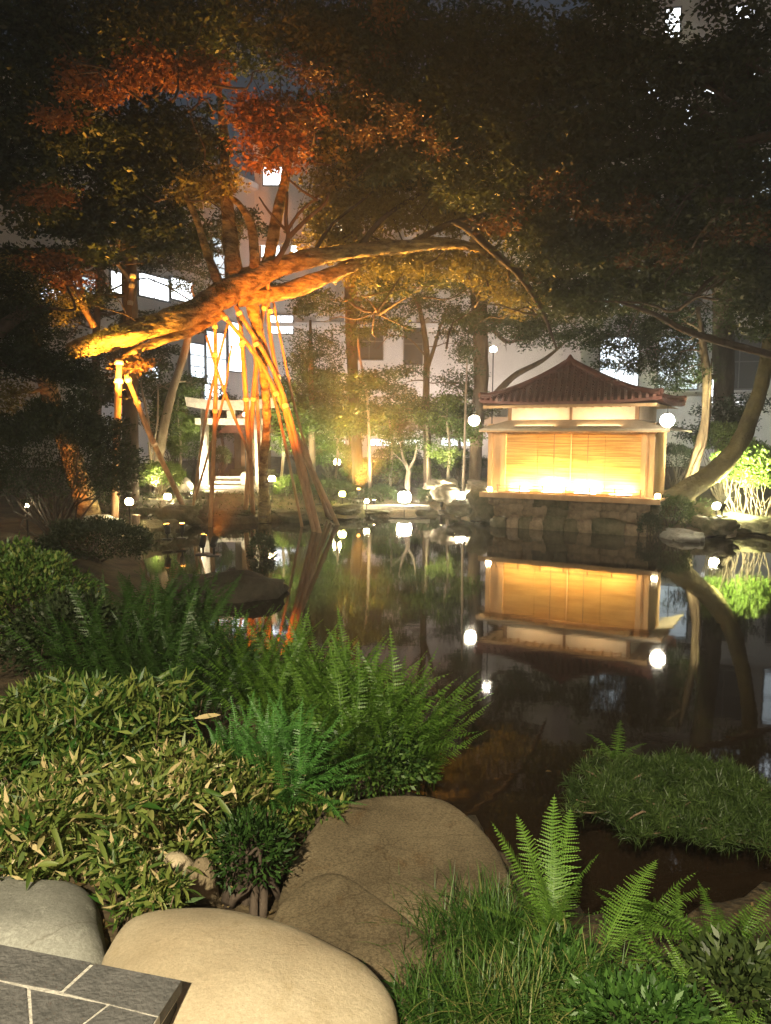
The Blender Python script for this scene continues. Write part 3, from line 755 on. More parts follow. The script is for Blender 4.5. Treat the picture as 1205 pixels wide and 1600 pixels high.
for (px, Y, lab, pw, col, gl, r, h) in LG:
    p = at(px[0], px[1], Y); g0 = max(0.02, hz(p.x, p.y))
    hh = max(.08, p.z - g0)
    spot_lamp(lab, p, pw * 8, col, gl, r, hh)
p = at(771, 546, 20.8); tl_ = spot_lamp('high white globe on a tall thin post between the thick trunk and pavilion roof', p, 70, (1, .88, .68), 'lamp_white', .09, p.z - hz(p.x, p.y), name='tall_globe_lamp')
# pale post below the left lamp
p = at(210, 800, 15.8)
mb = MB(); mb.tube([(0, 0, -.3), (0, 0, .42)], [.09, .085], 10); o = mb.build('wooden_post', MT['bark_pale'], None); o.location = (at(212, 800, 15.7).x, 15.7, .2); tag(o, 'short pale wooden post in the water beside the left shore lamp', 'post')
# green uplight on bush at right
flood('spotlight under the bright green bush at the right bank', at(1128, 808, 17.7), at(1168, 740, 19.0), 1500, (1, 1, .5), 110, 'lamp_white', .05)
flood('warm ground spotlight before the left torii pillar', at(296, 788, 21.9), at(350, 700, 23.2), 420, (1, .86, .6), 100, 'lamp_white', .04)
for (bx_, by_, bY, tx, ty, tY, pw, col_, lab) in [  # uplights added to brighten the mid-ground trees and saplings
        (585, 762, 23.2, 570, 600, 24, 260, (1, .86, .5), 'added warm uplight at the foot of the sapling before the window'),
        (690, 764, 23.2, 680, 600, 25, 320, (1, .82, .48), 'added warm uplight on the bank beside the thin white trunk aimed at the forked tree'),
        (500, 772, 22.4, 488, 620, 25, 340, (1, .90, .5), 'added warm uplight under the dense round green tree'),
        (240, 776, 20.6, 260, 640, 23, 320, (1, .88, .48), 'added warm uplight beside the light green bush aimed at the pale slanting trunk'),
        (420, 782, 21.6, 440, 640, 26, 260, (1, .84, .45), 'added warm uplight behind the lit trunk by the warm lamp'),
        (742, 768, 21.4, 800, 500, 24, 700, (1, .84, .52), 'added warm uplight left of the pavilion aimed at the leaves above its roof'),
        (1072, 782, 19.0, 1080, 560, 20.8, 420, (1, .92, .55), 'added warm uplight right of the pavilion aimed at the curved pale trunks')]:
    q_ = at(bx_, by_, bY); flood(lab, (q_.x, q_.y, max(.05, hz(q_.x, q_.y))), at(tx, ty, tY), pw, col_, 80, 'lamp_warm', .045, blend=.9)
# orange floods for the old tree
flood('orange floodlight at the left shore aimed up at the old limb', Vector((at(262, 845, 15.6).x, 15.6, .12)), at(205, 525, 16.8), 2300, (1, .38, .04), 34, 'lamp_orange', .06, blend=.9)
flood('orange floodlight on the dark islet aimed up at the props', Vector((at(335, 900, 11.9).x, 11.9, .36)), at(425, 560, 18.6), 7500, (1, .24, .016), 37, 'lamp_orange', .05, blend=.9)
flood('orange floodlight behind the props aimed up into the maple leaves', Vector((at(560, 780, 23.2).x, 23.2, .4)), at(610, 370, 19.5), 5200, (1, .45, .07), 84, 'lamp_orange', .05, blend=.9)
flood('orange floodlight beside the leaning trunk on the far left', Vector((at(70, 815, 14.5).x, 14.5, .5)), at(110, 700, 16.5), 90, (1, .30, .04), 90, 'lamp_orange', .05, blend=.9)

flood('added orange floodlight on the islet aimed at the reddish leaves above the trunks', Vector((at(318, 900, 12.0).x, 12.0, .36)), at(430, 205, 17.3), 2000, (1, .25, .02), 26, 'lamp_orange', .05, blend=.9)  # extra beam added to raise the glow of the reddish crown
flood('added orange floodlight at the left shore aimed at the high reddish leaves', Vector((at(285, 850, 15.8).x, 15.8, .12)), at(265, 115, 15.7), 1100, (1, .30, .03), 22, 'lamp_orange', .05, blend=.9)  # extra beam added to bring out the upper left red clumps
flood('added small orange floodlight on the upright prop close under the limb tip', at(196, 622, 16.0), at(170, 535, 16.6), 330, (1, .40, .05), 130, 'lamp_orange', .045, blend=.9, h=.06)  # close lamp added for the hot patch under the limb
# unseen hotel terrace lamps behind the camera; right one added as canopy fill
def post_lamp(label, loc, h, target, power, col, angle):
    t = thing('lamp_post', label, 'lamp post', loc)
    mb = MB(); mb.tube([(0, 0, 0), (0, 0, h)], [.06, .04], 10); mb.build('pole', MT['black_metal'], t)
    mb = MB(); mb.tube([(0, 0, h), (0, 0, h + .05), (0, 0, h + .2)], [.16, .2, .05], 12); mb.build('shade', MT['black_metal'], t)
    q = Vector(loc) + Vector((0, .25, h - .1))
    light('SPOT', 'post_light', q, power, col, t, target, angle=R(angle), blend=1.0, radius=.12)
post_lamp('black lamp post with warm light behind the terrace on the left', (-1.6, -4.6, .6), 5.6, (.3, 4.6, 0), 1650, (1, .86, .60), 75)
post_lamp('black lamp post added as faint warm canopy fill behind the terrace on the right', (3.5, -9, .6), 6.0, (.5, 22, 8.5), 600, (1, .66, .42), 85)

# ------------------------------------------------------------------ old leaning tree with long limb
def pts(L): return [at(*p) for p in L]
base = at(414, 806, 20.0); base.z = -.2
ot = thing('old_tree', 'old tree with a huge orange lit limb stretching over the pond', 'tree', base)
def tb(name, P, r, m_='bark_moss', seg=12, k=6, bump=.25, parent=None):
    mb = MB(); mb.tube(pts(P), r, seg, k, bump); return mb.build(name, MT[m_], parent or ot, base, True)
tb('trunk', [(414, 815, 20), (412, 740, 19.8), (417, 660, 19.4), (412, 580, 18.9), (402, 510, 18.4), (392, 460, 18.1)], [.17, .12, .10, .11, .13, .17], seg=12)
tb('limb', [(106, 549, 16.3), (120, 546, 16.4), (155, 536, 16.6), (205, 521, 16.8), (255, 506, 17.1), (305, 486, 17.4), (345, 464, 17.7), (378, 445, 17.9), (430, 420, 18.1), (500, 400, 18.3), (570, 390, 18.5), (640, 384, 18.6), (700, 381, 18.6), (745, 388, 18.5), (790, 412, 18.4), (835, 436, 18.3), (880, 470, 18.2)],
   [.13, .20, .23, .25, .26, .28, .30, .28, .22, .19, .17, .15, .12, .10, .08, .06, .03], seg=32, k=16, bump=.28)
tb('limb', [(370, 470, 18.0), (410, 462, 18.2), (460, 450, 18.5), (520, 428, 18.8), (575, 405, 19.0), (640, 392, 19.2), (700, 385, 19.2)], [.15, .18, .19, .17, .14, .10, .07], seg=22, k=12, bump=.3)
tb('limb', [(190, 560, 16.7), (220, 545, 16.8), (260, 530, 17.1), (310, 512, 17.4), (350, 490, 17.7)], [.04, .07, .10, .10, .08], seg=16, k=10, bump=.3)
tb('branch', [(366, 455, 17.9), (363, 400, 17.9), (357, 345, 17.9), (352, 290, 18.0), (350, 210, 18.2), (340, 120, 18.5)], [.22, .18, .16, .13, .10, .05], seg=12)
tb('branch', [(398, 432, 18.0), (398, 390, 17.8), (390, 345, 17.8), (372, 318, 17.9), (345, 300, 18)], [.14, .11, .10, .07, .05])
tb('branch', [(415, 425, 18.2), (424, 385, 18.2), (432, 340, 18.3), (445, 285, 18.4), (455, 220, 18.6), (470, 140, 19)], [.15, .14, .13, .11, .09, .05])
for P, r_ in [([(430, 412, 17.9), (450, 375, 17.8), (447, 345, 17.8), (449, 300, 17.9)], [.07, .06, .045, .03]),
              ([(450, 372, 17.8), (480, 342, 17.7), (508, 318, 17.7), (515, 300, 17.7)], [.055, .045, .04, .02]),
              ([(449, 360, 17.8), (470, 330, 17.8), (500, 305, 17.8)], [.045, .035, .02]),
              ([(449, 362, 17.8), (420, 330, 17.8), (405, 308, 17.8)], [.035, .025, .015]),
              ([(490, 395, 18.3), (520, 350, 18.4), (570, 310, 18.6), (640, 250, 19)], [.05, .04, .03, .02]),
              ([(345, 450, 17.7), (325, 400, 17.6), (310, 350, 17.6), (290, 300, 17.6), (280, 240, 17.7)], [.12, .09, .08, .06, .04]),
              ([(560, 388, 18.5), (600, 340, 18.6), (660, 300, 18.7), (720, 260, 18.8)], [.08, .06, .045, .02]),
              ([(640, 382, 18.6), (700, 350, 18.7), (760, 335, 18.7), (820, 300, 18.8)], [.08, .06, .05, .02])]:
    tb('branch', P, r_, 'bark_dark' if r_[0] < .1 else 'bark_moss', 8, 5, .15)
# foliage of the old tree (maple like small leaves)
cl = [(425, 225, 50, 46, 17.2, 2900), (400, 180, 42, 30, 17.2, 1500), (462, 178, 40, 34, 17.4, 1500), (300, 290, 30, 26, 17.8, 900), (335, 285, 32, 30, 17.7, 1500),
      (560, 330, 80, 45, 19.3, 5200), (650, 320, 80, 40, 19.3, 5000), (600, 420, 70, 26, 19.5, 3600), (690, 415, 60, 24, 19.5, 2600), (740, 330, 70, 30, 19.2, 3200), (520, 380, 50, 30, 19.4, 2200),
      (800, 350, 60, 30, 19.0, 2600), (560, 270, 90, 35, 19.0, 3800), (700, 250, 100, 40, 18.6, 4200), (225, 105, 46, 26, 15.6, 1700), (300, 120, 44, 34, 15.8, 1900), (140, 132, 50, 22, 15.4, 1100),
      (540, 185, 60, 30, 18.6, 1800), (760, 430, 60, 25, 19, 1600), (820, 470, 50, 30, 18.6, 1400)]
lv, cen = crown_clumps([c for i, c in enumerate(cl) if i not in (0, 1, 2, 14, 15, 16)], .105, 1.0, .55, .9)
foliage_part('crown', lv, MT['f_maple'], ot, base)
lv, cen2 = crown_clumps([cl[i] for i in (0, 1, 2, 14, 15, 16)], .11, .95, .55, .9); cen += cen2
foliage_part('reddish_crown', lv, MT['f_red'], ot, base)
for c in cen:
    for _ in range(3):
        mb = MB()
        e = c + Vector(rng.normal(size=3)) * .8; s = c + Vector(rng.normal(size=3)) * .5 + Vector((0, -.2, -.5))
        mb.tube(wob(s, e, 4, .2), [.03, .022, .016, .012, .006], 5, 2)
        mb.build('twig', MT['bark_dark'], ot, base, True)
# leafy tufts growing on the limb
lv = []
for i in range(70):
    t_ = i / 69; px = 100 + t_ * 262
    py = np.interp(px, [100, 150, 205, 255, 305, 345], [550, 522, 502, 488, 464, 440]) + random.uniform(0, 18)
    c = at(px, py, np.interp(px, [104, 345], [16.2, 17.5]) - random.uniform(0, .25))
    lv.append(cloud(c, (.14, .12, .05), 46, 4, .05, .7, .3, sub=.08, down=-.4))
foliage_part('limb_moss_tufts', lv, MT['f_brown'], ot, base)
lv = []
for (px, py, n) in [(205, 574, 110), (225, 568, 90), (188, 572, 70)]:
    lv.append(cloud(at(px, py, 16.6), (.22, .2, .14), n, 6, .10, .7, .5, sub=.14))
foliage_part('limb_leaves', lv, MT['f_rust'], ot, base)

# ------------------------------------------------------------------ props
PR_ = [('bright slanting prop pole running from the limb fork down to the water on the right', [(346, 488, 17.6), (420, 590, 18.4), (522, 808, 19.6)], .055),
       ('darker slanting prop pole beside the brightest slanting one', [(368, 478, 17.9), (440, 610, 18.5), (500, 838, 18.0)], .06),
       ('upright prop pole meeting the foot of the V of poles', [(374, 488, 18.4), (383, 600, 19.0), (396, 808, 20.3)], .06),
       ('prop pole leaning left from the limb into the V of poles', [(413, 470, 18.6), (398, 600, 19.2), (384, 800, 20.6)], .06),
       ('steep prop pole crossing the limb fork and ending right in the water', [(418, 425, 18.0), (428, 560, 18.6), (492, 836, 18.2)], .05),
       ('thin prop pole descending right of the bright slanting pole', [(405, 505, 18.4), (450, 650, 19.2), (512, 800, 20.4)], .042),
       ('dark upright prop pole in front of the left torii post', [(336, 500, 17.7), (337, 620, 18.3), (329, 815, 19.0)], .05),
       ('thin pole crossing behind from the limb toward the V of poles', [(322, 524, 17.8), (350, 610, 18.6), (392, 715, 19.6)], .035),
       ('thin inner pole leaning from the V toward the dark upright pole', [(362, 540, 18.2), (345, 640, 18.8), (305, 780, 20.2)], .028),
       ('thin red lit prop pole just left of the trunk behind the V of poles', [(392, 470, 18.5), (402, 620, 19.6), (408, 800, 21.0)], .04),
       ('thin prop pole spreading right between the bright pole and the trunk', [(398, 520, 18.6), (436, 650, 19.4), (470, 812, 19.2)], .035),
       ('slim prop pole at the outer right of the bundle ending by the yellow lamp', [(424, 455, 18.4), (462, 640, 19.6), (508, 796, 21.0)], .035),
       ('slim prop pole leaning left toward the torii pillar', [(356, 505, 18.0), (322, 650, 19.0), (300, 806, 19.6)], .032),
       ('thick upright prop under the left end of the limb', [(186, 560, 16.5), (184, 640, 16.4), (180, 815, 16.3)], .075),
       ('slanting prop from the left end of the limb to the shore lamps', [(197, 585, 16.7), (235, 680, 17.6), (286, 790, 19.4)], .06),
       ('short stub pole standing on top of the limb at its left part', [(208, 428, 16.9), (204, 470, 16.9), (200, 505, 16.9)], .05),
       ('leafy stub pole rising left of the limb tip', [(92, 425, 16.4), (120, 462, 16.4), (148, 512, 16.5)], .07)]
for lab, P, r_ in PR_:
    P = pts(P); b_ = P[-1].copy()
    t = thing('prop_pole', lab, 'prop pole', b_)
    if b_.z < .6: P[-1] = P[-1] + (P[-1] - P[-2]).normalized() * .25
    mb = MB(); mb.tube(P, [r_ * .8, r_, r_ * 1.1], 9, 5, .12); mb.build('pole', MT['prop'], t, b_, True)
    if r_ > .04:
        for f in (.04, .22, .55):
            q = P[0].lerp(P[1], f * 2) if f < .5 else P[1].lerp(P[2], f * 2 - 1)
            d = (P[1] - P[0]).normalized() if f < .5 else (P[2] - P[1]).normalized()
            mb = MB(); mb.tube([q - d * .05, q - d * .02, q + d * .02, q + d * .05], [r_ * 1.15, r_ * 1.3, r_ * 1.3, r_ * 1.15], 10); mb.build('rope_binding', MT['rope'], t, b_, True)
# leaning trunks on the far left, lit at their edges
tree('leaning_tree', 'rough leaning trunk glowing orange in the dark shrub on the left', 'tree', [(146, 815, 16.4), (118, 730, 16.2), (92, 660, 16.0), (60, 560, 15.8), (20, 470, 15.5)], [.24, .2, .18, .15, .1],
     [(20, 440, 60, 40, 15.6, 1600), (90, 470, 40, 50, 15.8, 1500), (8, 620, 26, 40, 15.5, 1100)], .08, 'f_maple', 'bark_moss', bump=.35)

# ------------------------------------------------------------------ torii, shrine, steps
tb0 = at(363, 772, 23.2); tz = hz(tb0.x, tb0.y)
tt = thing('torii_gate', 'pale stone torii gate seen behind the orange lit poles', 'gate', (tb0.x, tb0.y, tz))
kx = 23.2 / FPX
xl, xr = (322 - 363) * kx, (404 - 363) * kx
zt = lambda py: at(363, py, 23.2).z - tz
for x in (xl, xr):
    mb = MB(); mb.tube([(x * 1.08, 0, -.1), (x * 1.0, 0, zt(640))], [.15, .12], 14); mb.build('pillar', MT['stone_pale'], tt, None, True)
    mb = MB(); mb.tube([(x * 1.08, 0, -.05), (x * 1.08, 0, .12), (x * 1.08, 0, .2)], [.26, .25, .17], 14); mb.build('footing', MT['stone_pale'], tt)
mb = MB()
top = [( -1.30, .10), (-.7, .02), (0, 0), (.7, .02), (1.30, .10)]
V = []
for x, dz in top:
    for y, z in ((-.13, zt(641)), (.13, zt(641)), (.15, zt(626)), (-.15, zt(626))): V.append((x * (1.04 if z > zt(635) else 1), y, z + dz))
F = [(3, 2, 1, 0)] + [(a * 4 + i, a * 4 + (i + 1) % 4, (a + 1) * 4 + (i + 1) % 4, (a + 1) * 4 + i) for a in range(4) for i in range(4)] + [(16, 17, 18, 19)]
mb.add(V, F); mb.build('top_beam', MT['stone_pale'], tt)
mb = MB(); mb.box(xl - .28, xr + .28, -.07, .07, zt(664), zt(654)); mb.build('tie_beam', MT['stone_pale'], tt)
mb = MB(); mb.box(-.12, .12, -.06, .06, zt(653.5), zt(641.5)); mb.build('centre_strut', MT['stone_pale'], tt)
# steps
st = thing('stone_steps', 'low stone steps between the torii posts', 'steps', (tb0.x, tb0.y - .4, tz))
for i in range(4):
    mb = MB(); mb.box(-.75, .75, i * .32, i * .32 + .33, -.1 + i * .0, .10 + i * .12); mb.build('step', MT['stone_pale'], st)
# shrine
sb = Vector((tb0.x + .15, 26.0, hz(tb0.x, 26.0)))
sh = thing('small_shrine', 'small dark wooden shrine with pointed reddish roof behind the torii', 'shrine', sb)
mb = MB(); mb.box(-.7, .7, -.5, .5, -.1, .5); mb.build('plinth', MT['stone_moss'], sh)
mb = MB(); mb.box(-.55, .55, -.4, .4, .5, 1.75); mb.build('body', MT['bark_dark'], sh)
mb = MB(); mb.box(-.32, -.01, -.425, -.402, .6, 1.5); mb.box(.01, .32, -.425, -.402, .6, 1.5); mb.build('door', MT['wood'], sh)
mb = MB(); mb.add([(-1, -.8, 1.7), (1, -.8, 1.7), (1, .8, 1.7), (-1, .8, 1.7), (0, -.75, 2.55), (0, .75, 2.55)], [(0, 1, 4), (1, 2, 5, 4), (2, 3, 5), (3, 0, 4, 5), (3, 2, 1, 0)]); mb.build('roof', MT['tile'], sh)
p = atz(383, 762, .6); rock('upright pale block beside the steps under the torii', (at(385, 745, 23.4).x, 23.4, at(385, 752, 23.4).z), (.16, .14, .30), 5, 'stone_pale', sub=2, box=.4)
p = at(288, 762, 22.5); rock('pale rounded boulder left of the torii post', (p.x, p.y, hz(p.x, p.y) + .12), (.28, .25, .30), 6, 'stone_pale', sub=3)

# slab bridge
p0 = at(568, 791, 22.6); p1 = at(672, 792, 22.6)
o = MB(); o.box(-(p1.x - p0.x) / 2, (p1.x - p0.x) / 2, -.28, .28, -.05, .05); o = o.build('slab_bridge', MT['stone_pale']); o.location = ((p0.x + p1.x) / 2, 22.8, at(620, 793, 22.6).z); tag(o, 'long thin pale stone slab bridge lying under the brightest lamp', 'bridge')
bz = o.location.z
for px_, lab in ((572, 'dark rock carrying the left end of the slab bridge'), (668, 'dark rock carrying the right end of the slab bridge')):
    q = at(px_, 798, 22.9); rock(lab, (q.x, 22.9, bz - .24), (.35, .35, .22), px_ % 17, 'stone_moss')

# ------------------------------------------------------------------ rocks of the far shore
RK = [((700, 772), 22.5, (.40, .35, .24), 'stone_rough', 'pale flat rock pile left of the oval warm lamp'),
      ((745, 764), 22.3, (.36, .34, .22), 'stone_rough', 'pale rock behind the left corner of the pavilion deck'),
      ((690, 758), 24.0, (.45, .35, .2), 'stone_rough', 'pale rock below the thin white trunk'),
      ((760, 792), 20.6, (.42, .4, .42), 'stone_moss', 'tall mossy rock touching the left side of the pavilion base'),
      ((728, 793), 21.5, (.75, .4, .2), 'stone_moss', 'low dark rock in front of the oval warm lamp'),
      ((1065, 838), 17.4, (.65, .35, .16), 'stone_grey', 'flat grey rock at the water right of the pavilion base'),
      ((1110, 822), 18.0, (.55, .4, .22), 'stone_moss', 'mossy rock below the lamp of the bright green bush'),
      ((1180, 818), 18.5, (.8, .4, .2), 'stone_moss', 'long mossy rock at the right edge of the far shore'),
      ((590, 803), 21.8, (.42, .25, .10), 'stone_moss', 'flat dark rock in the water before the slab bridge'),
      ((455, 806), 20.6, (.6, .35, .16), 'stone_moss', 'dark shore rock right of the thick lit trunk'),
      ((355, 806), 20.3, (.8, .35, .15), 'stone_moss', 'long dark shore rock below the torii steps'),
      ((270, 806), 19.0, (.65, .4, .28), 'stone_moss', 'dark round rock below the lamp in the light leaves'),
      ((235, 828), 16.8, (.5, .35, .2), 'stone_moss', 'dark rock right of the pale wooden post'),
      ((540, 796), 21.8, (.5, .35, .14), 'stone_moss', 'mossy rock at the foot of the slanting prop poles'),
      ((160, 815), 15.6, (.35, .25, .12), 'stone_grey', 'small grey rock at the foot of the leaning lit trunk')]
for i, (px, Y, r_, m_, lab) in enumerate(RK):
    p = at(px[0], px[1], Y); rock(lab, p, r_, 20 + i, m_, rz=i * .3, sub=4, rough=.45, box=.25)

# islet with dark shrub in the pond
p = atz(352, 948, 0); p = at(352, 930, p.y + .9); rock('low dark islet rock in the middle of the left water', (p.x, p.y, -.05), (.92, .7, .34), 44, 'stone_dark', sub=4, rough=.3, name='islet_rock')

def bush(label, c, r, n, size, m_, asp=.5, stems=5, cat='bush', name='bush', surf=True, base_z=None, twig='bark_dark', tl=.5):
    c = Vector(c); bz_ = base_z if base_z is not None else hz(c.x, c.y) - .03
    base_ = Vector((c.x, c.y, bz_))
    t = thing(name, label, cat, base_)
    r = np.array(r)
    u = unit(n); u[:, 2] = np.where(u[:, 2] < -.5, -u[:, 2], u[:, 2])
    lump = np.array([noise.noise(Vector(v) * 2.6 + Vector(c)) for v in u[:: 1]]) if n < 9000 else np.array([noise.noise(Vector((round(v[0], 1), round(v[1], 1), round(v[2], 1))) * 2.6 + Vector(c)) for v in u])
    rad = (.80 + .30 * lump[:, None] + .0) * (1 - .32 * rng.random((n, 1)) ** 1.7)
    P = np.array(c) + u * r * rad + rng.normal(size=(n, 3)) * .02
    D = u + unit(n) * .8 + np.array([0, 0, .15]); D /= np.linalg.norm(D, axis=1)[:, None]
    L = size * rng.uniform(.6, 1.3, n)
    foliage_part('leaves', [leaves_at(P, D, L, L * asp)], MT[m_], t, base_)
    mb = MB()
    for i in range(stems * 3):
        a = unit(1)[0]; a[2] = abs(a[2]) * .8 + .1
        e = Vector(np.array(c) + a * r * .8); mb.tube(wob(base_ + Vector((rng.normal() * .05, rng.normal() * .05, 0)), e, 4, .15), [.022, .018, .012, .008, .004], 5, 2)
    mb.build('stems', MT[twig], t, base_, True)
    return t
# far bank bushes and hedges
BU = [('bright yellow green maple bush lit from below on the right bank', (1158, 732), 19.1, (.85, .6, .8), 8000, .085, 'f_light', .55),
      ('light green lit bush at the far right edge behind the leaning trunk', (1188, 740), 18.7, (.55, .45, .75), 4200, .08, 'f_light', .5),
      ('dark bush filling the bank between pavilion and leaning trunk', (1050, 800), 18.2, (.62, .5, .45), 4200, .05, 'f_mid', .5),
      ('dark low bush at the water right of the pavilion', (1015, 822), 17.6, (.32, .3, .32), 1500, .045, 'f_dark', .5),
      ('dark clipped hedge right of the white thin trunk', (716, 722), 26.0, (1.15, .5, .5), 5000, .06, 'f_dark', .5),
      ('dark clipped hedge left of the white thin trunk', (620, 720), 26.5, (1.1, .5, .5), 4600, .06, 'f_dark', .5),
      ('dark hedge behind the right side of the pavilion', (1055, 720), 24.0, (.8, .5, .6), 3200, .06, 'f_dark', .5),
      ('light green bush around the lamp left of the torii', (250, 745), 21.2, (.75, .6, .50), 4200, .07, 'f_light', .45),
      ('light green bush touching the left torii post', (300, 700), 25.5, (.85, .7, .9), 5200, .075, 'f_light', .45),
      ('yellow green bush around the pale green lamp', (520, 715), 27.0, (.95, .7, .62), 5600, .075, 'f_light', .5),
      ('round clipped bush behind the yellow lamp', (520, 768), 23.6, (.95, .5, .42), 4800, .05, 'f_mid', .5),
      ('low green bush at the lit trunk and warm lamp', (455, 762), 23.0, (.62, .5, .42), 2800, .06, 'f_light', .5),
      ('dark small bush hanging over the water under the old trunk', (410, 862), 14.6, (.32, .3, .40), 1700, .05, 'f_dark', .5),
      ('olive bush between the slanting props and the pale green lamp', (478, 700), 26.5, (.8, .6, .6), 4200, .075, 'f_maple', .5),
      ('olive bush on the bank left of the forked tree', (590, 748), 25.2, (.8, .5, .38), 3600, .06, 'f_maple', .5),
      ('spreading yellow green bush behind the multi stem shrub', (655, 742), 26.0, (.9, .5, .34), 3600, .06, 'f_light', .5),
      ('yellow green bush in front of the small shrine', (345, 715), 24.6, (.4, .35, .4), 2000, .06, 'f_mid', .5),
      ('tall khaki bush left of the torii pillar', (268, 668), 26.0, (.9, .7, .8), 5200, .075, 'f_maple', .5),
      ('khaki bush on the bank behind the yellow lamp', (560, 735), 26.8, (.7, .5, .45), 3000, .06, 'f_light', .5),
      ('light bush standing right of the curved pale trunk', (1130, 690), 21.5, (.9, .6, .55), 5000, .08, 'f_light', .5),
      ('round clipped bush left of the brightest lamp', (596, 772), 24.0, (.62, .5, .34), 3000, .05, 'f_mid', .5),
      ('round clipped bush right of the brightest lamp', (672, 774), 24.2, (.5, .4, .28), 2200, .05, 'f_mid', .5)]
for lab, px, Y, r_, n, s_, m_, asp in BU:
    bush(lab, at(px[0], px[1], Y), r_, n, s_, m_, asp)
# big dark shrub at the left
bush('very large dark rounded shrub filling the left bank', at(85, 725, 12.6), (1.62, 1.2, 1.22), 26000, .055, 'f_brown', .5, stems=10, name='large_shrub')
bush('dark shrub under the big rounded one by the left water', at(150, 850, 11.5), (1.0, .7, .42), 8000, .05, 'f_dark', .5)

# ------------------------------------------------------------------ garden trees behind the pond
tree('forked_tree', 'slim forked tree with brown bark standing before the pale wall', 'tree', [(668, 752, 25), (667, 680, 25), (666, 610, 25), (667, 560, 25), (664, 525, 25), (655, 480, 25), (640, 455, 25)], [.13, .12, .11, .10, .09, .07, .03],
     [(720, 600, 45, 25, 24.8, 1500), (735, 540, 25, 25, 24.8, 800), (610, 640, 60, 22, 24.8, 2200), (690, 640, 60, 20, 24.8, 2200), (640, 470, 50, 22, 25, 1700), (700, 500, 50, 22, 25, 1500), (600, 600, 40, 14, 24.8, 900), (640, 580, 30, 12, 24.8, 500)], .095, 'f_mid', 'bark',
     branches=[([(668, 575, 25), (678, 545, 25), (690, 505, 25), (705, 470, 25)], [.07, .06, .045, .02]), ([(664, 555, 25), (640, 530, 25), (610, 525, 24.9), (590, 545, 24.9)], [.03, .022, .016, .01])], dens=1.0)
tree('thick_trunk_tree', 'thick straight trunk tree rising behind the left pavilion lamp', 'tree', [(742, 745, 24.5), (746, 660, 24.5), (752, 590, 24.5), (750, 510, 24.5), (747, 430, 24.5), (745, 340, 24.5), (740, 240, 24.6)], [.20, .21, .23, .25, .25, .22, .15],
     [(800, 500, 70, 28, 24, 3600), (750, 440, 60, 40, 24, 3000), (850, 520, 50, 25, 23.5, 2400), (730, 500, 40, 30, 24, 1400), (790, 440, 70, 30, 24, 2600)], .10, 'f_mid', 'bark',
     branches=[([(755, 640, 24.4), (800, 590, 24.2), (850, 562, 24.0), (900, 520, 23.8)], [.12, .10, .06, .02])])
tree('round_evergreen', 'dense round green tree right of the old trunk before the pale wall', 'tree', [(488, 745, 25), (487, 650, 25), (486, 560, 25), (485, 500, 25)], [.12, .1, .08, .04],
     [(490, 560, 50, 50, 25, 6500), (480, 620, 48, 40, 25, 4500), (510, 660, 60, 30, 25, 3200)], .085, 'f_mid', 'bark')
tree('sapling', 'loose leafy sapling in the middle before the window in the pale wall', 'tree', [(578, 762, 24), (577, 700, 24), (574, 620, 24), (560, 540, 24), (565, 470, 24)], [.06, .055, .04, .03, .015],
     [(575, 480, 45, 18, 24, 1500), (610, 510, 34, 18, 24, 1000), (555, 520, 35, 14, 24, 800), (550, 600, 60, 18, 24, 2000), (590, 590, 35, 16, 24, 1200), (540, 650, 70, 25, 24, 2600), (500, 470, 40, 20, 24, 1200)], .10, 'f_mid', 'bark_pale')
tree('white_stem_tree', 'thin pale trunk beside the brightest lamp and rocks', 'tree', [(669, 758, 24.2), (668, 700, 24.2), (667, 640, 24.2)], [.055, .05, .04], [(665, 640, 50, 18, 24.2, 700)], .08, 'f_mid', 'bark_pale')
tree('multi_stem_shrub', 'small pale shrub tree dividing into several stems above the bank', 'tree', [(637, 752, 24.3), (638, 735, 24.3), (630, 715, 24.3), (625, 690, 24.3)], [.09, .07, .04, .02],
     [(640, 690, 45, 15, 24.3, 900)], .07, 'f_mid', 'bark_pale', branches=[([(638, 735, 24.3), (648, 715, 24.3), (652, 690, 24.3)], [.05, .035, .015]), ([(639, 735, 24.3), (628, 720, 24.2), (612, 705, 24.2)], [.04, .02, .01])])
tree('slim_tree', 'slim straight grey stem between hedge and pavilion', 'tree', [(724, 762, 23.5), (726, 700, 23.5), (728, 620, 23.5), (730, 560, 23.5)], [.045, .04, .035, .02], [(728, 560, 36, 24, 23.5, 600)], .08, 'f_mid', 'bark_pale')
tree('pale_leaning_tree', 'pale slanting trunk lit from below left of the torii', 'tree', [(247, 735, 22.5), (256, 670, 22.5), (270, 610, 22.6), (290, 545, 22.8), (305, 470, 23)], [.14, .13, .12, .11, .07],
     [(300, 440, 50, 30, 23, 1300), (250, 600, 45, 30, 23.2, 1500), (300, 600, 30, 30, 24, 900), (240, 660, 40, 25, 23, 1100)], .085, 'f_mid', 'bark_pale')
tree('thin_pale_tree', 'pair of thin pale stems left of the slanting pale trunk', 'tree', [(236, 740, 22), (232, 660, 22), (222, 610, 22), (217, 560, 22)], [.04, .04, .03, .02], [(225, 590, 40, 24, 22, 900)], .08, 'f_mid', 'bark_pale', branches=[([(236, 730, 22), (246, 660, 22), (247, 600, 22)], [.03, .03, .02])])
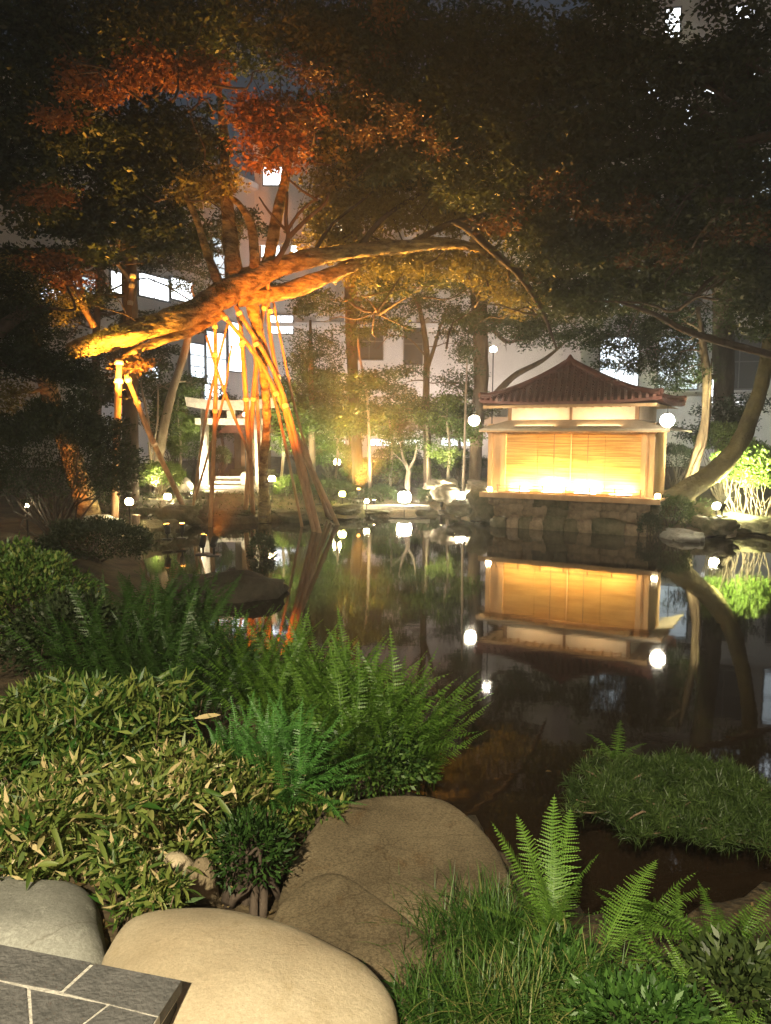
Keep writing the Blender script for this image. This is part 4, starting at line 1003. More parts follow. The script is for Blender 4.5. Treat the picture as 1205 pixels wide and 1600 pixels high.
for i, (x, Y, lab, fo) in enumerate([(465, 28, 'small maple with warm lit leaves behind the slanting props', 'f_maple'), (545, 28.5, 'small maple with warm lit leaves left of the forked tree', 'f_maple'), (625, 29, 'small maple whose leaves hide the low bright windows', 'f_maple'), (715, 28, 'small maple with warm leaves between forked tree and thick trunk', 'f_maple'), (345, 29, 'small leafy tree behind the torii and shrine', 'f_mid')]):
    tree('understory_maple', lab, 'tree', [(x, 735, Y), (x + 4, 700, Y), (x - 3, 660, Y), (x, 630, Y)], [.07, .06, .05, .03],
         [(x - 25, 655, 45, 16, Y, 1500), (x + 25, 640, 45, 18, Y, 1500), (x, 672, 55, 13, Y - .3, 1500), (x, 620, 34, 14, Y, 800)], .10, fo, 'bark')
tree('screen_tree', 'mid height tree hiding the building wing behind the left end of the limb', 'tree', [(150, 770, 24), (152, 650, 24), (150, 540, 24), (155, 440, 24), (160, 360, 24)], [.14, .13, .12, .1, .06],
     [(130, 470, 50, 26, 24, 1700), (60, 500, 70, 30, 24, 2600), (230, 500, 60, 16, 24, 1300), (240, 400, 70, 20, 24, 2200), (330, 370, 50, 22, 24, 1500), (290, 500, 30, 20, 24, 700), (100, 400, 30, 14, 24, 500), (220, 560, 60, 26, 24, 2300), (160, 600, 60, 30, 24, 2300), (270, 620, 40, 24, 24.5, 1300), (420, 440, 24, 20, 25, 500), (380, 350, 50, 24, 24, 1200), (480, 470, 30, 20, 25, 700)], .12, 'f_brown', 'bark_dark')
for i, (x, Y, h_, lab) in enumerate([(440, 24.5, 600, 'young leafy sapling right of the torii behind the slanting props'), (525, 25.5, 600, 'young leafy sapling between round tree and window'), (700, 24.0, 620, 'young leafy sapling before the dark hedge left of pavilion'), (610, 25, 640, 'short leafy sapling left of the multi stem shrub'), (280, 24.5, 610, 'young leafy sapling left of the torii pillar')]):
    tree('young_tree', lab, 'tree', [(x, 745, Y), (x + 3, 700, Y), (x - 2, 650, Y), (x, h_, Y)], [.05, .045, .035, .015],
         [(x - 14, h_ + 30, 34, 22, Y, 1100), (x + 16, h_ + 55, 36, 20, Y, 1100), (x, h_ + 5, 24, 16, Y, 600), (x - 4, h_ + 85, 36, 16, Y, 800)], .10, 'f_light', 'bark_pale')
tree('leaning_big_tree', 'big mossy trunk leaning up to the right beside the pavilion', 'tree', [(1035, 800, 18.6), (1075, 765, 18.4), (1120, 735, 18.2), (1150, 700, 18.0), (1172, 655, 17.8), (1190, 600, 17.6), (1205, 520, 17.4), (1200, 400, 17.2)], [.30, .25, .22, .20, .18, .17, .15, .1],
     [(1190, 480, 60, 50, 17.2, 4000), (1120, 400, 90, 50, 17.0, 6500), (1190, 380, 60, 80, 16.8, 4200), (1040, 430, 70, 35, 17.2, 3800), (1060, 340, 90, 50, 16.8, 6000), (960, 450, 80, 30, 17.4, 4200)], .085, 'f_mid', 'bark_olive', seg=14, bump=.3)
tree('curved_pale_tree', 'curved pale double trunk between pavilion lamp and dark trunk', 'tree', [(1078, 752, 20.6), (1090, 710, 20.6), (1102, 660, 20.6), (1105, 600, 20.6), (1100, 550, 20.6), (1090, 480, 20.6)], [.15, .14, .13, .12, .10, .05],
     [(1050, 580, 60, 30, 21, 2200), (1000, 530, 70, 28, 21, 2600), (1090, 500, 50, 30, 20.8, 1800), (930, 520, 60, 28, 21, 2400), (985, 560, 60, 24, 21.4, 2200), (1060, 545, 50, 24, 21.2, 1700), (1010, 500, 60, 24, 20, 1800)], .085, 'f_mid', 'bark', branches=[([(1076, 755, 20.5), (1092, 715, 20.4), (1104, 680, 20.4), (1112, 560, 20.4)], [.06, .05, .04, .02])])
tree('dark_trunk_tree', 'thick dark straight trunk on the right before the glowing building', 'tree', [(1132, 740, 23), (1132, 660, 23), (1131, 590, 23), (1130, 500, 23), (1128, 400, 23), (1125, 250, 23)], [.30, .29, .30, .30, .27, .18],
     [(1150, 640, 60, 25, 22.5, 2600), (1120, 670, 60, 20, 22.5, 2200), (1040, 600, 30, 25, 23, 700)], .09, 'f_dark', 'bark_dark')
# ------------------------------------------------------------------ overhead canopies
tree('dark_evergreen', 'tall dark evergreen whose crown fills the upper left', 'tree', [(203, 770, 20), (204, 600, 20), (204, 500, 20), (203, 420, 20), (205, 300, 20), (210, 150, 20)], [.22, .2, .2, .19, .16, .1],
     [(60, 60, 130, 80, 17, 9000), (200, 50, 130, 70, 17.5, 9000), (330, 40, 100, 60, 18, 6500), (60, 200, 110, 70, 16.5, 8500), (170, 230, 120, 55, 18.3, 8000), (270, 210, 90, 50, 18.6, 5000), (200, 320, 110, 45, 18.3, 6500), (60, 310, 70, 50, 16.5, 4200), (250, 370, 70, 28, 18, 3000), (140, 350, 60, 26, 17.5, 2400), (300, 240, 60, 40, 18, 2600), (40, 410, 60, 26, 17, 2200), (150, 400, 40, 22, 17, 1300)], .125, 'f_dark', 'bark_dark')
tree('broadleaf_tree', 'tall broad tree whose brown green crown fills the upper middle', 'tree', [(560, 745, 26), (552, 600, 26), (548, 450, 25), (560, 300, 23), (600, 150, 21)], [.2, .18, .2, .2, .14],
     [(470, 50, 110, 60, 18, 7000), (600, 60, 120, 70, 17.5, 8500), (730, 80, 110, 80, 17, 8500), (560, 160, 90, 55, 18, 5200), (660, 180, 100, 60, 17.5, 6500), (780, 210, 100, 60, 17, 7000), (560, 240, 80, 40, 18.5, 4200), (850, 120, 90, 80, 16.5, 6500), (870, 260, 100, 60, 16.5, 7000), (760, 290, 90, 40, 17.5, 4200), (640, 260, 80, 36, 18, 3600), (520, 330, 50, 24, 21, 1500), (680, 440, 50, 20, 20, 900), (590, 450, 50, 16, 20, 900)], .12, 'f_brown', 'bark_dark',
     branches=[([(706, 345, 17.2), (735, 360, 17.2), (770, 392, 17.2), (810, 428, 17.2), (845, 480, 17.2), (870, 545, 17.3)], [.05, .09, .085, .075, .06, .02])])
tree('spreading_tree', 'spreading dark tree whose crown fills the upper right', 'tree', [(1360, 822, 17.2), (1350, 600, 16.5), (1310, 400, 15.5), (1230, 200, 14)], [.24, .22, .2, .12],
     [(960, 60, 90, 70, 15.5, 5600), (1060, 110, 90, 70, 15, 4000), (1150, 60, 70, 70, 14.5, 2200), (960, 190, 90, 60, 15.5, 6000), (1080, 240, 90, 60, 15, 6000), (1180, 200, 60, 80, 14.5, 3600), (930, 310, 90, 50, 16, 6000), (1010, 380, 80, 45, 16, 5400), (900, 400, 90, 45, 16.5, 5600), (840, 350, 60, 50, 17, 3000), (1170, 320, 70, 60, 15, 4200), (900, 470, 60, 30, 17, 2600), (1185, 450, 50, 60, 15.5, 2800), (1130, 130, 90, 80, 15.5, 2600), (1190, 80, 50, 60, 15, 900), (1000, 460, 60, 24, 17, 1800), (1120, 380, 60, 50, 16, 3800)], .12, 'f_brown', 'bark_dark',
     branches=[([(1345, 590, 16.4), (1180, 548, 15.6), (1080, 520, 15.6), (1020, 490, 15.8), (960, 470, 16)], [.09, .08, .07, .05, .02])])
def extra_leaves(t, name, cl, size, m_):
    lv, cen = crown_clumps(cl, size, 1.0, .55, .9); foliage_part(name, lv, MT[m_], t, t.location)
for o_ in list(COL.objects):
    if o_.name == 'spreading_tree': extra_leaves(o_, 'rusty_leaves', [(945, 325, 60, 34, 14.6, 500), (1010, 390, 60, 28, 14.8, 350), (870, 300, 60, 36, 15, 300), (1150, 350, 70, 30, 14.2, 250)], .10, 'f_rust')
    if o_.name == 'broadleaf_tree': extra_leaves(o_, 'rusty_leaves', [(550, 185, 80, 46, 15.8, 700), (660, 190, 60, 40, 15.8, 450), (790, 350, 40, 22, 16, 300), (590, 40, 70, 50, 15.8, 350), (480, 110, 60, 34, 15.8, 450)], .10, 'f_rust')
    if o_.name == 'dark_evergreen': extra_leaves(o_, 'rusty_leaves', [(70, 305, 36, 16, 14.6, 500), (90, 180, 36, 18, 14.8, 400), (60, 410, 40, 20, 15.2, 500), (100, 440, 34, 20, 15.4, 500)], .10, 'f_red')
tree('pine_tree', 'dark pine boughs hanging at the left edge below the limb tip', 'tree', [(-60, 830, 12), (-50, 700, 12), (-30, 560, 12.2), (20, 500, 12.6), (70, 480, 13)], [.2, .18, .15, .1, .05],
     [(28, 500, 62, 34, 13, 6000), (60, 560, 90, 30, 12.8, 6500), (118, 592, 40, 16, 13.2, 2000), (10, 450, 50, 30, 12.6, 2400), (165, 455, 24, 24, 17.6, 900)], .075, 'f_dark', 'bark_dark', asp=.3)

# ------------------------------------------------------------------ near bank: terrace, boulders
TZ = .70
tp = [atz(x, y, TZ) for x, y in ((285, 1534), (248, 1593))]
e0 = atz(-300, 1420, TZ)
back_l = atz(0, 1478, TZ); corner = atz(285, 1534, TZ)
ud = (corner - back_l).normalized(); vd = Vector((ud.y, -ud.x, 0))
if vd.y > 0: vd = -vd
rd = (atz(248, 1593, TZ) - corner); rd.z = 0; rd.normalize()
ter = thing('terrace', 'dark slate paved terrace corner with pale joints at the lower left', 'terrace', (corner.x, corner.y, 0)); ter['kind'] = 'structure'; del ter['category']
def T(a, b_): # a along back edge leftwards (m), b towards camera along right edge
    return corner - ud * a + rd * b_
def prism(P, z0, z1, name, m_, parent, off):
    n = len(P); V = [(p.x, p.y, z0) for p in P] + [(p.x, p.y, z1) for p in P]
    area = sum(P[i].x * P[(i + 1) % n].y - P[(i + 1) % n].x * P[i].y for i in range(n))
    F = [tuple(range(n, 2 * n)), tuple(reversed(range(n)))] + [(i, (i + 1) % n, n + (i + 1) % n, n + i) for i in range(n)]
    if area < 0: F = [tuple(reversed(f)) for f in F]
    mb = MB(); mb.add(V, F); o = mb.build(name, MT[m_], parent, off)
    return o
off = Vector((corner.x, corner.y, 0))
prism([T(.012, .012), T(4, .012), T(4, 3.6), T(.012, 3.6)], 0.0, TZ - .035, 'retaining_block', 'slate_side', ter, off)
prism([T(.004, .004), T(4, .004), T(4, 3.6), T(.004, 3.6)], TZ - .034, TZ + .001, 'mortar_bed', 'mortar', ter, off)
def tile_px(L):
    prism([atz(x, y, TZ) for x, y in L], TZ - .03, TZ + .004, 'slate_tile', 'slate', ter, off)
tile_px([(-160, 1447), (-4, 1477), (143, 1506), (95, 1550), (0, 1532), (-160, 1500)])
tile_px([(149, 1507.5), (284, 1534), (248, 1589), (100, 1552.5)])
tile_px([(-160, 1503), (0, 1536), (41, 1546), (46, 1612), (-60, 1612), (-160, 1560)])
tile_px([(48, 1548), (166, 1572), (114, 1612), (52, 1612)])
tile_px([(171, 1573), (245, 1592), (229, 1616), (120, 1612)])
# further tiles of the terrace towards the camera
rr = random.Random(4)
b_ = .36 if False else None
row = (atz(100, 1625, TZ) - corner).dot(rd)
# plain rows beyond the picture
yy = .42
for rowi in range(7):
    xx = .0
    while xx < 3.8:
        wd = rr.uniform(.3, .55)
        P = [T(xx + .006, yy), T(min(xx + wd, 3.95) - .006, yy), T(min(xx + wd, 3.95) - .006, yy + .40), T(xx + .006, yy + .40)]
        prism(P, TZ - .03, TZ + .004, 'slate_tile', 'slate', ter, off)
        xx += wd
    yy += .412

def shaped_rock(label, pxs, zc, ztop, thick, seed, m_, rough=.05, name='boulder', cat='boulder', sub=40, curve=2.6):
    """boulder whose plan outline is given by points on the plane z = zc; domed up to ztop"""
    P = [atz(x, y, zc) for x, y in pxs]
    c = sum(P, Vector((0, 0, 0))) / len(P)
    P = catmull(P + [P[0]], 6)[:-1]
    n = len(P); V = []; F = []
    rings = 14
    for j in range(rings + 1):
        a = j / rings                   # 0 rim bottom ... 1 centre top
        th = a * math.pi / 2
        k = math.cos(th) ** (2 / curve); h = math.sin(th) ** (2 / curve)
        for p in P:
            q = c + (p - c) * max(k, .0)
            z = zc + (ztop - zc) * h
            d = noise.noise(Vector((q.x * 1.6, q.y * 1.6, z * 1.6 + seed))) * rough * 1.6 + noise.noise(Vector((q.x * 5, q.y * 5, z * 5 + seed))) * rough * .35
            q = q + (q - c).normalized() * d * (1 - a) if (q - c).length > 1e-4 else q
            V.append(Vector((q.x, q.y, z + d * a)))
    for p in P:
        q = c + (p - c) * .9; V.append(Vector((q.x, q.y, zc - thick)))
    for j in range(rings):
        for i in range(n):
            F.append((j * n + i, j * n + (i + 1) % n, (j + 1) * n + (i + 1) % n, (j + 1) * n + i))
    k0 = (rings + 1) * n
    for i in range(n): F.append((k0 + i, k0 + (i + 1) % n, (i + 1) % n, i))
    me = mesh(V, F, (c.x, c.y, zc), True)
    bm = bmesh.new(); bm.from_mesh(me); bmesh.ops.remove_doubles(bm, verts=bm.verts, dist=.002); bmesh.ops.recalc_face_normals(bm, faces=bm.faces); bm.to_mesh(me); bm.free()
    o = link(name, me, MT[m_]); o.location = (c.x, c.y, zc)
    return tag(o, label, cat)
shaped_rock('large smooth beige boulder at the bottom beside the slate terrace', [(158, 1515), (200, 1455), (300, 1440), (400, 1452), (500, 1492), (580, 1545), (618, 1620), (560, 1720), (380, 1760), (230, 1720), (150, 1600)], .50, .635, .4, 3, 'stone_beige', .035)
shaped_rock('grey rounded boulder behind the slate terrace at the left edge', [(-160, 1440), (-60, 1400), (60, 1398), (140, 1412), (160, 1460), (158, 1530), (80, 1560), (-60, 1530), (-170, 1500)], .42, .575, .4, 8, 'stone_boulder_grey', .04)
shaped_rock('broad brown flat slab sloping down to the pond in the middle', [(462, 1345), (515, 1282), (600, 1258), (690, 1262), (745, 1300), (780, 1348), (815, 1450), (800, 1600), (700, 1760), (540, 1760), (420, 1600), (430, 1440)], .37, .435, .6, 12, 'stone_slab', .016, curve=7)
shaped_rock('second brown slab lying on the flat slab against the beige boulder', [(436, 1430), (480, 1390), (530, 1378), (600, 1425), (650, 1462), (700, 1500), (760, 1600), (720, 1760), (560, 1760), (430, 1600), (420, 1480)], .41, .458, .4, 22, 'stone_slab', .014, curve=9)
for (px, Y, z, r_, m_, sd, lab) in [((268, 1370), None, .42, (.11, .09, .10), 'stone_beige', 3, 'small tan stone under the striped bamboo grass'),
        ((318, 1388), None, .40, (.06, .07, .13), 'stone_brown', 5, 'upright brown stone between bamboo grass and dark sprig'),
        ((5, 1270), None, .62, (.16, .14, .12), 'stone_beige', 9, 'pale stone at the left edge among dry leaves')]:
    p = atz(px[0], px[1], z); rock(lab, p, r_, sd, m_)

# ------------------------------------------------------------------ near plants
def frond_mesh(L=1.0, pairs=26, arch=.5, width=.30, pinn=6, seed=0, name='frond', droop=.15):
    r_ = np.random.default_rng(seed)
    Vs, Fs = [], []
    def q(a, b_, c, d):
        n = len(Vs); Vs.extend([a, b_, c, d]); Fs.append((n, n + 1, n + 2, n + 3))
    bend = r_.uniform(-.16, .16)
    def cur(t_):  # rachis in x-z plane
        return Vector((L * arch * t_ ** 1.7, L * bend * t_ ** 2.2, L * (t_ - .32 * arch * t_ ** 2.4)))
    for i in range(14):
        a, b_ = cur(i / 14), cur((i + 1) / 14); w_ = .006 * L * (1.1 - i / 14)
        q(a + Vector((0, w_, 0)), a - Vector((0, w_, 0)), b_ - Vector((0, w_, 0)), b_ + Vector((0, w_, 0)))
    for i in range(pairs):
        t_ = .12 + .87 * i / pairs
        p = cur(t_); tg = (cur(min(1, t_ + .02)) - cur(t_ - .02)).normalized(); nrm = tg.cross(Vector((0, 1, 0))).normalized()
        prof = math.sin(math.pi * min(1, (1.03 - t_) / .95 * .62 + .0)) if t_ > .35 else math.sin(math.pi * .44) * (.45 + .55 * t_ / .35)
        ln = width * L * .5 * max(.04, prof) * r_.uniform(.78, 1.12)
        for sgn in (-1, 1):
            d = (Vector((0, sgn, 0)) + tg * r_.uniform(.22, .52) - nrm * droop * r_.uniform(.2, 2.2)).normalized()
            if r_.random() < .03: continue
            w_ = .87 * L / pairs * .80
            m_ = pinn
            for k in range(m_):
                s = k / m_; c = p + d * ln * s - nrm * (s * s) * ln * .0
                ww = w_ * (1 - s) ** .7 * .62
                e = c + d * ln / m_ * 1.25
                q(c, c + tg * ww + d * ln / m_ * .8, e, c - tg * ww + d * ln / m_ * .8)
    return mesh([tuple(v) for v in Vs], Fs, attr=np.repeat(r_.random(len(Fs)), 4) * .6 + .2, name=name)
FR = {'up': [frond_mesh(1, 34, .30, .30, 6, s) for s in (1, 2, 8)], 'arch': [frond_mesh(1, 34, .60, .24, 4, s, droop=.3) for s in (3, 4, 5)], 'thin': [frond_mesh(1, 36, .38, .17, 4, s, droop=.4) for s in (9, 10, 11, 12)], 'wide': [frond_mesh(1, 26, .95, .36, 5, s, droop=.35) for s in (6, 7, 13)]}
def fern(label, loc, fronds, m_, name='fern', cat='fern'):
    """fronds: list of (mesh, azimuth, tilt, scale)"""
    t = thing(name, label, cat, loc)
    cache = {}
    for me, az, tilt, sc_, of in fronds:
        key = (me.name, m_)
        if key not in cache:
            mm = me.copy(); mm.materials.clear(); mm.materials.append(MT[m_]); cache[key] = mm
        o = bpy.data.objects.new('frond', cache[key]); COL.objects.link(o); o.parent = t
        o.location = of; o.rotation_euler = (0, tilt, az); o.scale = (sc_,) * 3
    return t
def rfronds(n, kinds, smin, smax, spread=.1, t0=-.2, t1=.3, az0=0, az1=2 * math.pi):
    L = []
    for i in range(n):
        ms = FR[random.choice(kinds)]
        a = random.uniform(az0, az1)
        L.append((random.choice(ms), a, random.uniform(t0, t1), random.uniform(smin, smax), (random.uniform(-spread, spread), random.uniform(-spread, spread), 0)))
    return L
# the near right fern with upright fronds (aimed at their tips)
fb = atz(862, 1475, .48)
def aimed(tips, Y, fb, mesh_kind='up', arch_c=.30):
    L = []
    for (px, py, dY) in tips:
        tip = at(px, py, Y + dY); v = tip - fb
        me = random.choice(FR[mesh_kind]); tipl = Vector((arch_c, 0, 1 - .32 * arch_c)); s = v.length / tipl.length
        az = math.atan2(v.y, v.x); el = math.atan2(Vector((v.x, v.y)).length, v.z); el0 = math.atan2(tipl.x, tipl.z)
        L.append((me, az, el - el0, s, (0, 0, 0)))
    return L
F1 = aimed([(850, 1240, .25), (893, 1262, .3), (808, 1272, .15), (868, 1320, .1), (762, 1290, .05), (938, 1325, -.1), (830, 1330, -.12), (905, 1375, -.25), (790, 1380, -.25), (745, 1420, -.2)], 2.55, fb)
fern('bright upright fern with long pointed fronds at the lower right', fb, F1, 'f_fern_near')
fb2 = atz(935, 1500, .46)
fern('single leaning feathery fern frond right of the upright fern', fb2, aimed([(1018, 1338, .3), (1000, 1440, .1), (960, 1530, -.25)], 2.45, fb2), 'f_fern_near')
# middle ferns on the left bank
for (px, py, z, n, k, s0, s1, m_, lab, sp) in [
        ((560), 1180, .25, 150, ['thin', 'thin', 'arch'], .6, .98, 'f_fern', 'tall green fern clump rising above the pond in the middle', .28),
        ((640), 1200, .15, 70, ['thin', 'arch'], .45, .75, 'f_fern', 'fern leaning right over the water from the middle clump', .15),
        ((480), 1110, .35, 90, ['thin'], .6, .92, 'f_fern', 'tall fern behind the vivid green plant', .3),
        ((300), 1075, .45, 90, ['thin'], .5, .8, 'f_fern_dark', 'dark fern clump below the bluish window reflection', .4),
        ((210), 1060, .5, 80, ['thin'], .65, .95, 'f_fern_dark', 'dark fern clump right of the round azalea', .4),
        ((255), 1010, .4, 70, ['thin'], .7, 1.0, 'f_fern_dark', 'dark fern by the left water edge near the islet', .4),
        ((395), 1085, .35, 60, ['thin'], .5, .8, 'f_fern', 'small fern between dark clump and the tall middle fern', .25)]:
    p = atz(px, py, z); p.z = max(.05, hz(p.x, p.y))
    fern(lab, p, rfronds(n, k, s0, s1, sp, -.15, .45), m_)
# vivid green feathery plant
p = atz(415, 1190, .62); p.z = .45
t = fern('vivid green feathery plant in front of the tall ferns', p, rfronds(150, ['thin'], .34, .56, .2, -.3, 1.1), 'f_vivid', 'feathery_plant', 'plant')
# round azalea on the left, leaves glossy
p = at(30, 950, 6.2); bush('round azalea bush at the left edge above the bamboo grass', p, (.72, .6, .56), 12000, .05, 'f_azalea', .42, name='azalea_bush')
p = at(110, 1000, 5.6); bush('dark lower part bush beside the round azalea', p, (.5, .45, .40), 5200, .045, 'f_dark', .45)
p = atz(575, 1190, .3); bush('dark leafy shrub under the tall middle fern', p, (.42, .32, .22), 5200, .035, 'f_azalea', .5)
p = atz(395, 1350, .5); bush('small dark sprig plant left of the brown boulder', (p.x, p.y, .55), (.16, .14, .17), 1500, .035, 'f_fern_dark', .3)
p = atz(500, 1290, .35); bush('low leafy plant creeping onto the brown boulder', (p.x, p.y, .38), (.16, .12, .09), 500, .05, 'f_sasa', .35)

# striped bamboo grass: leaves as instances
def leaf_mesh(L=.15, Wd=.026, seed=0):
    r_ = random.Random(seed); V = []; n = 6
    for i in range(n + 1):
        t_ = i / n; w_ = Wd * math.sin(math.pi * min(1, t_ * .93 + .05)) ** .75 * (1 if i < n else .02); z = -.35 * L * t_ ** 2
        V += [(L * t_, -w_ / 2, z + .12 * w_), (L * t_, 0, z - .18 * w_), (L * t_, w_ / 2, z + .12 * w_)]
    F = []
    for i in range(n):
        for j in (0, 1): a = i * 3 + j; F.append((a, a + 1, a + 4, a + 3))
    return mesh(V, F, attr=[r_.random()] * len(V), smooth=True, name='leaf')
LM = [leaf_mesh(.07 + .017 * (i % 6), .015 + .003 * (i % 4), i) for i in range(14)]
for me in LM: me.materials.append(MT['f_sasa'])
def sasa(label, clumps, n_inst, n_stuff, loc, scale=1.0, name='bamboo_grass'):
    t = thing(name, label, 'bamboo grass', loc)
    sub_ = []
    for c, r_ in clumps:
        for _ in range(7):
            u = unit(1)[0]; q = np.array(c) + u * np.array(r_) * .72; q[2] = c[2] + abs(u[2]) * r_[2] * .5
            sub_.append((tuple(q), tuple(np.array(r_) * random.uniform(.28, .5))))
    big_ = clumps; clumps = sub_ + [(c, tuple(np.array(r_) * .92)) for c, r_ in clumps] * 2 + [((c[0], c[1] - r_[1] * .4, c[2] - r_[2] * .9), tuple(np.array(r_) * .85)) for c, r_ in clumps] * 2
    def sample(i):
        c, r_ = random.choice(clumps)
        u = unit(1)[0]; u[2] = abs(u[2]) * 1.0 - .05; k = random.uniform(.8, 1.05)
        return Vector(c) + Vector(u * np.array(r_)) * k, u
    for i in range(n_inst):
        p, u = sample(i)
        if u[1] > .3: u[1] *= -1; 
        o = bpy.data.objects.new('leaf', random.choice(LM)); COL.objects.link(o); o.parent = t
        o.location = p - Vector(loc); az = math.atan2(u[1], u[0]) + random.gauss(0, .9)
        o.rotation_euler = (random.gauss(0, .5), random.uniform(-.7, .5), az); o.scale = (random.uniform(.7, 1.2) * scale,) * 3
    P = []; D = []
    for i in range(n_stuff):
        p, u = sample(i); u = u.copy(); k = random.uniform(.25, .95)
        c, r_ = random.choice(clumps)
        P.append(np.array(c) + unit(1)[0] * np.array(r_) * k); d = unit(1)[0] * .8 + u * .6; D.append(d / np.linalg.norm(d))
    P = np.array(P); D = np.array(D); Ls = .085 * scale * rng.uniform(.6, 1.25, n_stuff)
    o = foliage_part('leaves', [leaves_at(P, D, Ls, Ls * .2)], MT['f_sasa'], t, loc, 'stuff')
    mb = MB()
    for c, r_ in big_:
        for _ in range(9):
            e = Vector(c) + Vector(unit(1)[0] * np.array(r_)) * .9; g0 = Vector((e.x * .4 + c[0] * .6, e.y * .4 + c[1] * .6, max(.05, hz(c[0], c[1]) - .03)))
            mb.tube(wob(g0, e, 3, .1), [.004, .0035, .003, .002], 5, 2)
    mb.build('stems', MT['bark'], t, loc, True)
    return t
def cz(px, py, z): return tuple(atz(px, py, z))
sasa('big mound of striped bamboo grass with tan edged leaves on the left', [(cz(60, 1170, .72), (.36, .3, .22)), (cz(180, 1150, .76), (.42, .32, .26)), (cz(240, 1110, .8), (.28, .28, .2)), (cz(100, 1110, .8), (.3, .3, .18))], 290, 17000, Vector((atz(130, 1200, .6).x, atz(130, 1200, .6).y, .5)))
sasa('lower mound of striped bamboo grass spilling towards the boulders', [(cz(150, 1260, .66), (.36, .26, .20)), (cz(290, 1240, .64), (.36, .26, .20)), (cz(400, 1240, .5), (.24, .2, .18)), (cz(40, 1280, .66), (.26, .22, .14))], 290, 16000, Vector((atz(220, 1290, .5).x, atz(220, 1290, .5).y, .45)))
sasa('small fresh green bamboo grass in front of the mound by the stones', [(cz(205, 1370, .60), (.12, .1, .09)), (cz(255, 1400, .58), (.10, .08, .06)), (cz(180, 1340, .62), (.08, .08, .07))], 120, 1300, Vector((atz(215, 1390, .5).x, atz(215, 1390, .5).y, .5)), .8)
# pine like shrub over the water on the right
def needle_mass(label, pads, loc, n_per, m_='f_pine', size=.062, name='creeping_pine'):
    t = thing(name, label, 'pine', loc)
    lv = []; mb = MB()
    for (c, r_, n) in pads:
        n = int(n * .95)
        c = np.array(c); r_ = np.array(r_)
        k = max(6, n // 110); u = unit(k) * (rng.random((k, 1)) ** .4); u[:, 2] = np.abs(u[:, 2]); tips = c + u * r_ * np.array([1.2, 1.2, .75]) + rng.normal(size=(k, 3)) * np.array([.06, .05, .018])
        idx = rng.integers(0, k, n); D = unit(n) * .9 + np.array([0, 0, .3]); D /= np.linalg.norm(D, axis=1)[:, None]
        P = tips[idx] + rng.normal(size=(n, 3)) * np.array([.024, .024, .012])
        L = size * rng.uniform(.6, 1.3, n)
        lv.append(leaves_at(P, D, L, .0042, np.clip(.5 * rng.random(n) + .5 * rng.random(k)[idx], 0, 1)))
        for q in tips[::2]: mb.tube(wob(Vector(c) + Vector((.1, .05, -r_[2] * .5)), Vector(q), 3, .2), [.012, .008, .006, .003], 5, 2)
    foliage_part('needles', lv, MT[m_], t, loc)
    a = Vector(pads[0][0]); z = Vector(pads[-1][0])
    mb.tube([z + Vector((.9, .1, -.25)), z + Vector((.2, 0, -.1)), (a + z) / 2 + Vector((0, 0, -.08)), a + Vector((0, 0, -.04)), a + Vector((-.15, 0, -.05))], [.05, .045, .035, .025, .01], 8, 5, .2)
    mb.build('stem', MT['bark'], t, loc, True)
pads = [(at(950, 1245, 3.9), (.20, .2, .10), 5200), (at(1010, 1215, 4.1), (.24, .2, .09), 5600), (at(1080, 1225, 4.1), (.28, .22, .12), 7600), (at(1030, 1270, 3.8), (.26, .2, .08), 6500), (at(1150, 1250, 4.0), (.26, .24, .12), 7500), (at(1120, 1285, 3.7), (.24, .2, .07), 5600), (at(1210, 1280, 3.9), (.25, .22, .11), 6000), (at(1250, 1300, 3.9), (.2, .2, .1), 3000)]
pads = [(tuple(a), b_, c) for a, b_, c in pads]
needle_mass('low spreading pine branch reaching over the dark water on the right', pads, Vector((atz(1250, 1330, .1).x, atz(1250, 1330, .1).y, .1)), 1)
p = atz(945, 1160, .22)
fern('tiny fern sprig sticking up behind the low pine branch', Vector((p.x + .05, p.y - .1, .0)), [(FR['wide'][0], a, .2, .22 + .03 * i, (0, 0, .12)) for i, a in enumerate((.3, 2.2, 3.6, 5.0, 1.2, 4.3))], 'f_fern')
# grass tufts lower right
def tuft(label, loc, n, L, m_='f_grass', spread=.07, lean=(0, 0), wd=.0045, name='grass_tuft'):
    loc = Vector(loc); t = thing(name, label, 'grass', loc)
    seg = 6; az = rng.uniform(0, 2 * np.pi, n); out = rng.uniform(.25, 1.0, n); ln = L * rng.uniform(.6, 1.15, n)
    b0 = rng.normal(size=(n, 2)) * spread
    V = np.zeros((n, seg + 1, 2, 3)); s = np.linspace(0, 1, seg + 1)
    for j in range(seg + 1):
        r_ = out * ln * s[j] ** 1.35 * .95; z = ln * (s[j] - .85 * out * s[j] ** 2.1)
        w_ = wd * (1 - s[j] ** 2) + .0006
        cx = b0[:, 0] + np.cos(az) * r_ + lean[0] * s[j] * L; cy = b0[:, 1] + np.sin(az) * r_ + lean[1] * s[j] * L
        V[:, j, 0] = np.stack([cx - np.sin(az) * w_ / 2, cy + np.cos(az) * w_ / 2, z], 1); V[:, j, 1] = np.stack([cx + np.sin(az) * w_ / 2, cy - np.cos(az) * w_ / 2, z], 1)
    base_i = np.arange(n)[:, None] * (seg + 1) * 2 + np.arange(seg)[None, :] * 2
    F = np.stack([base_i, base_i + 1, base_i + 3, base_i + 2], -1).reshape(-1, 4)
    o = link('blades', mesh(V.reshape(-1, 3), F, attr=np.repeat(rng.random(n), (seg + 1) * 2)), MT[m_], t)
    return t
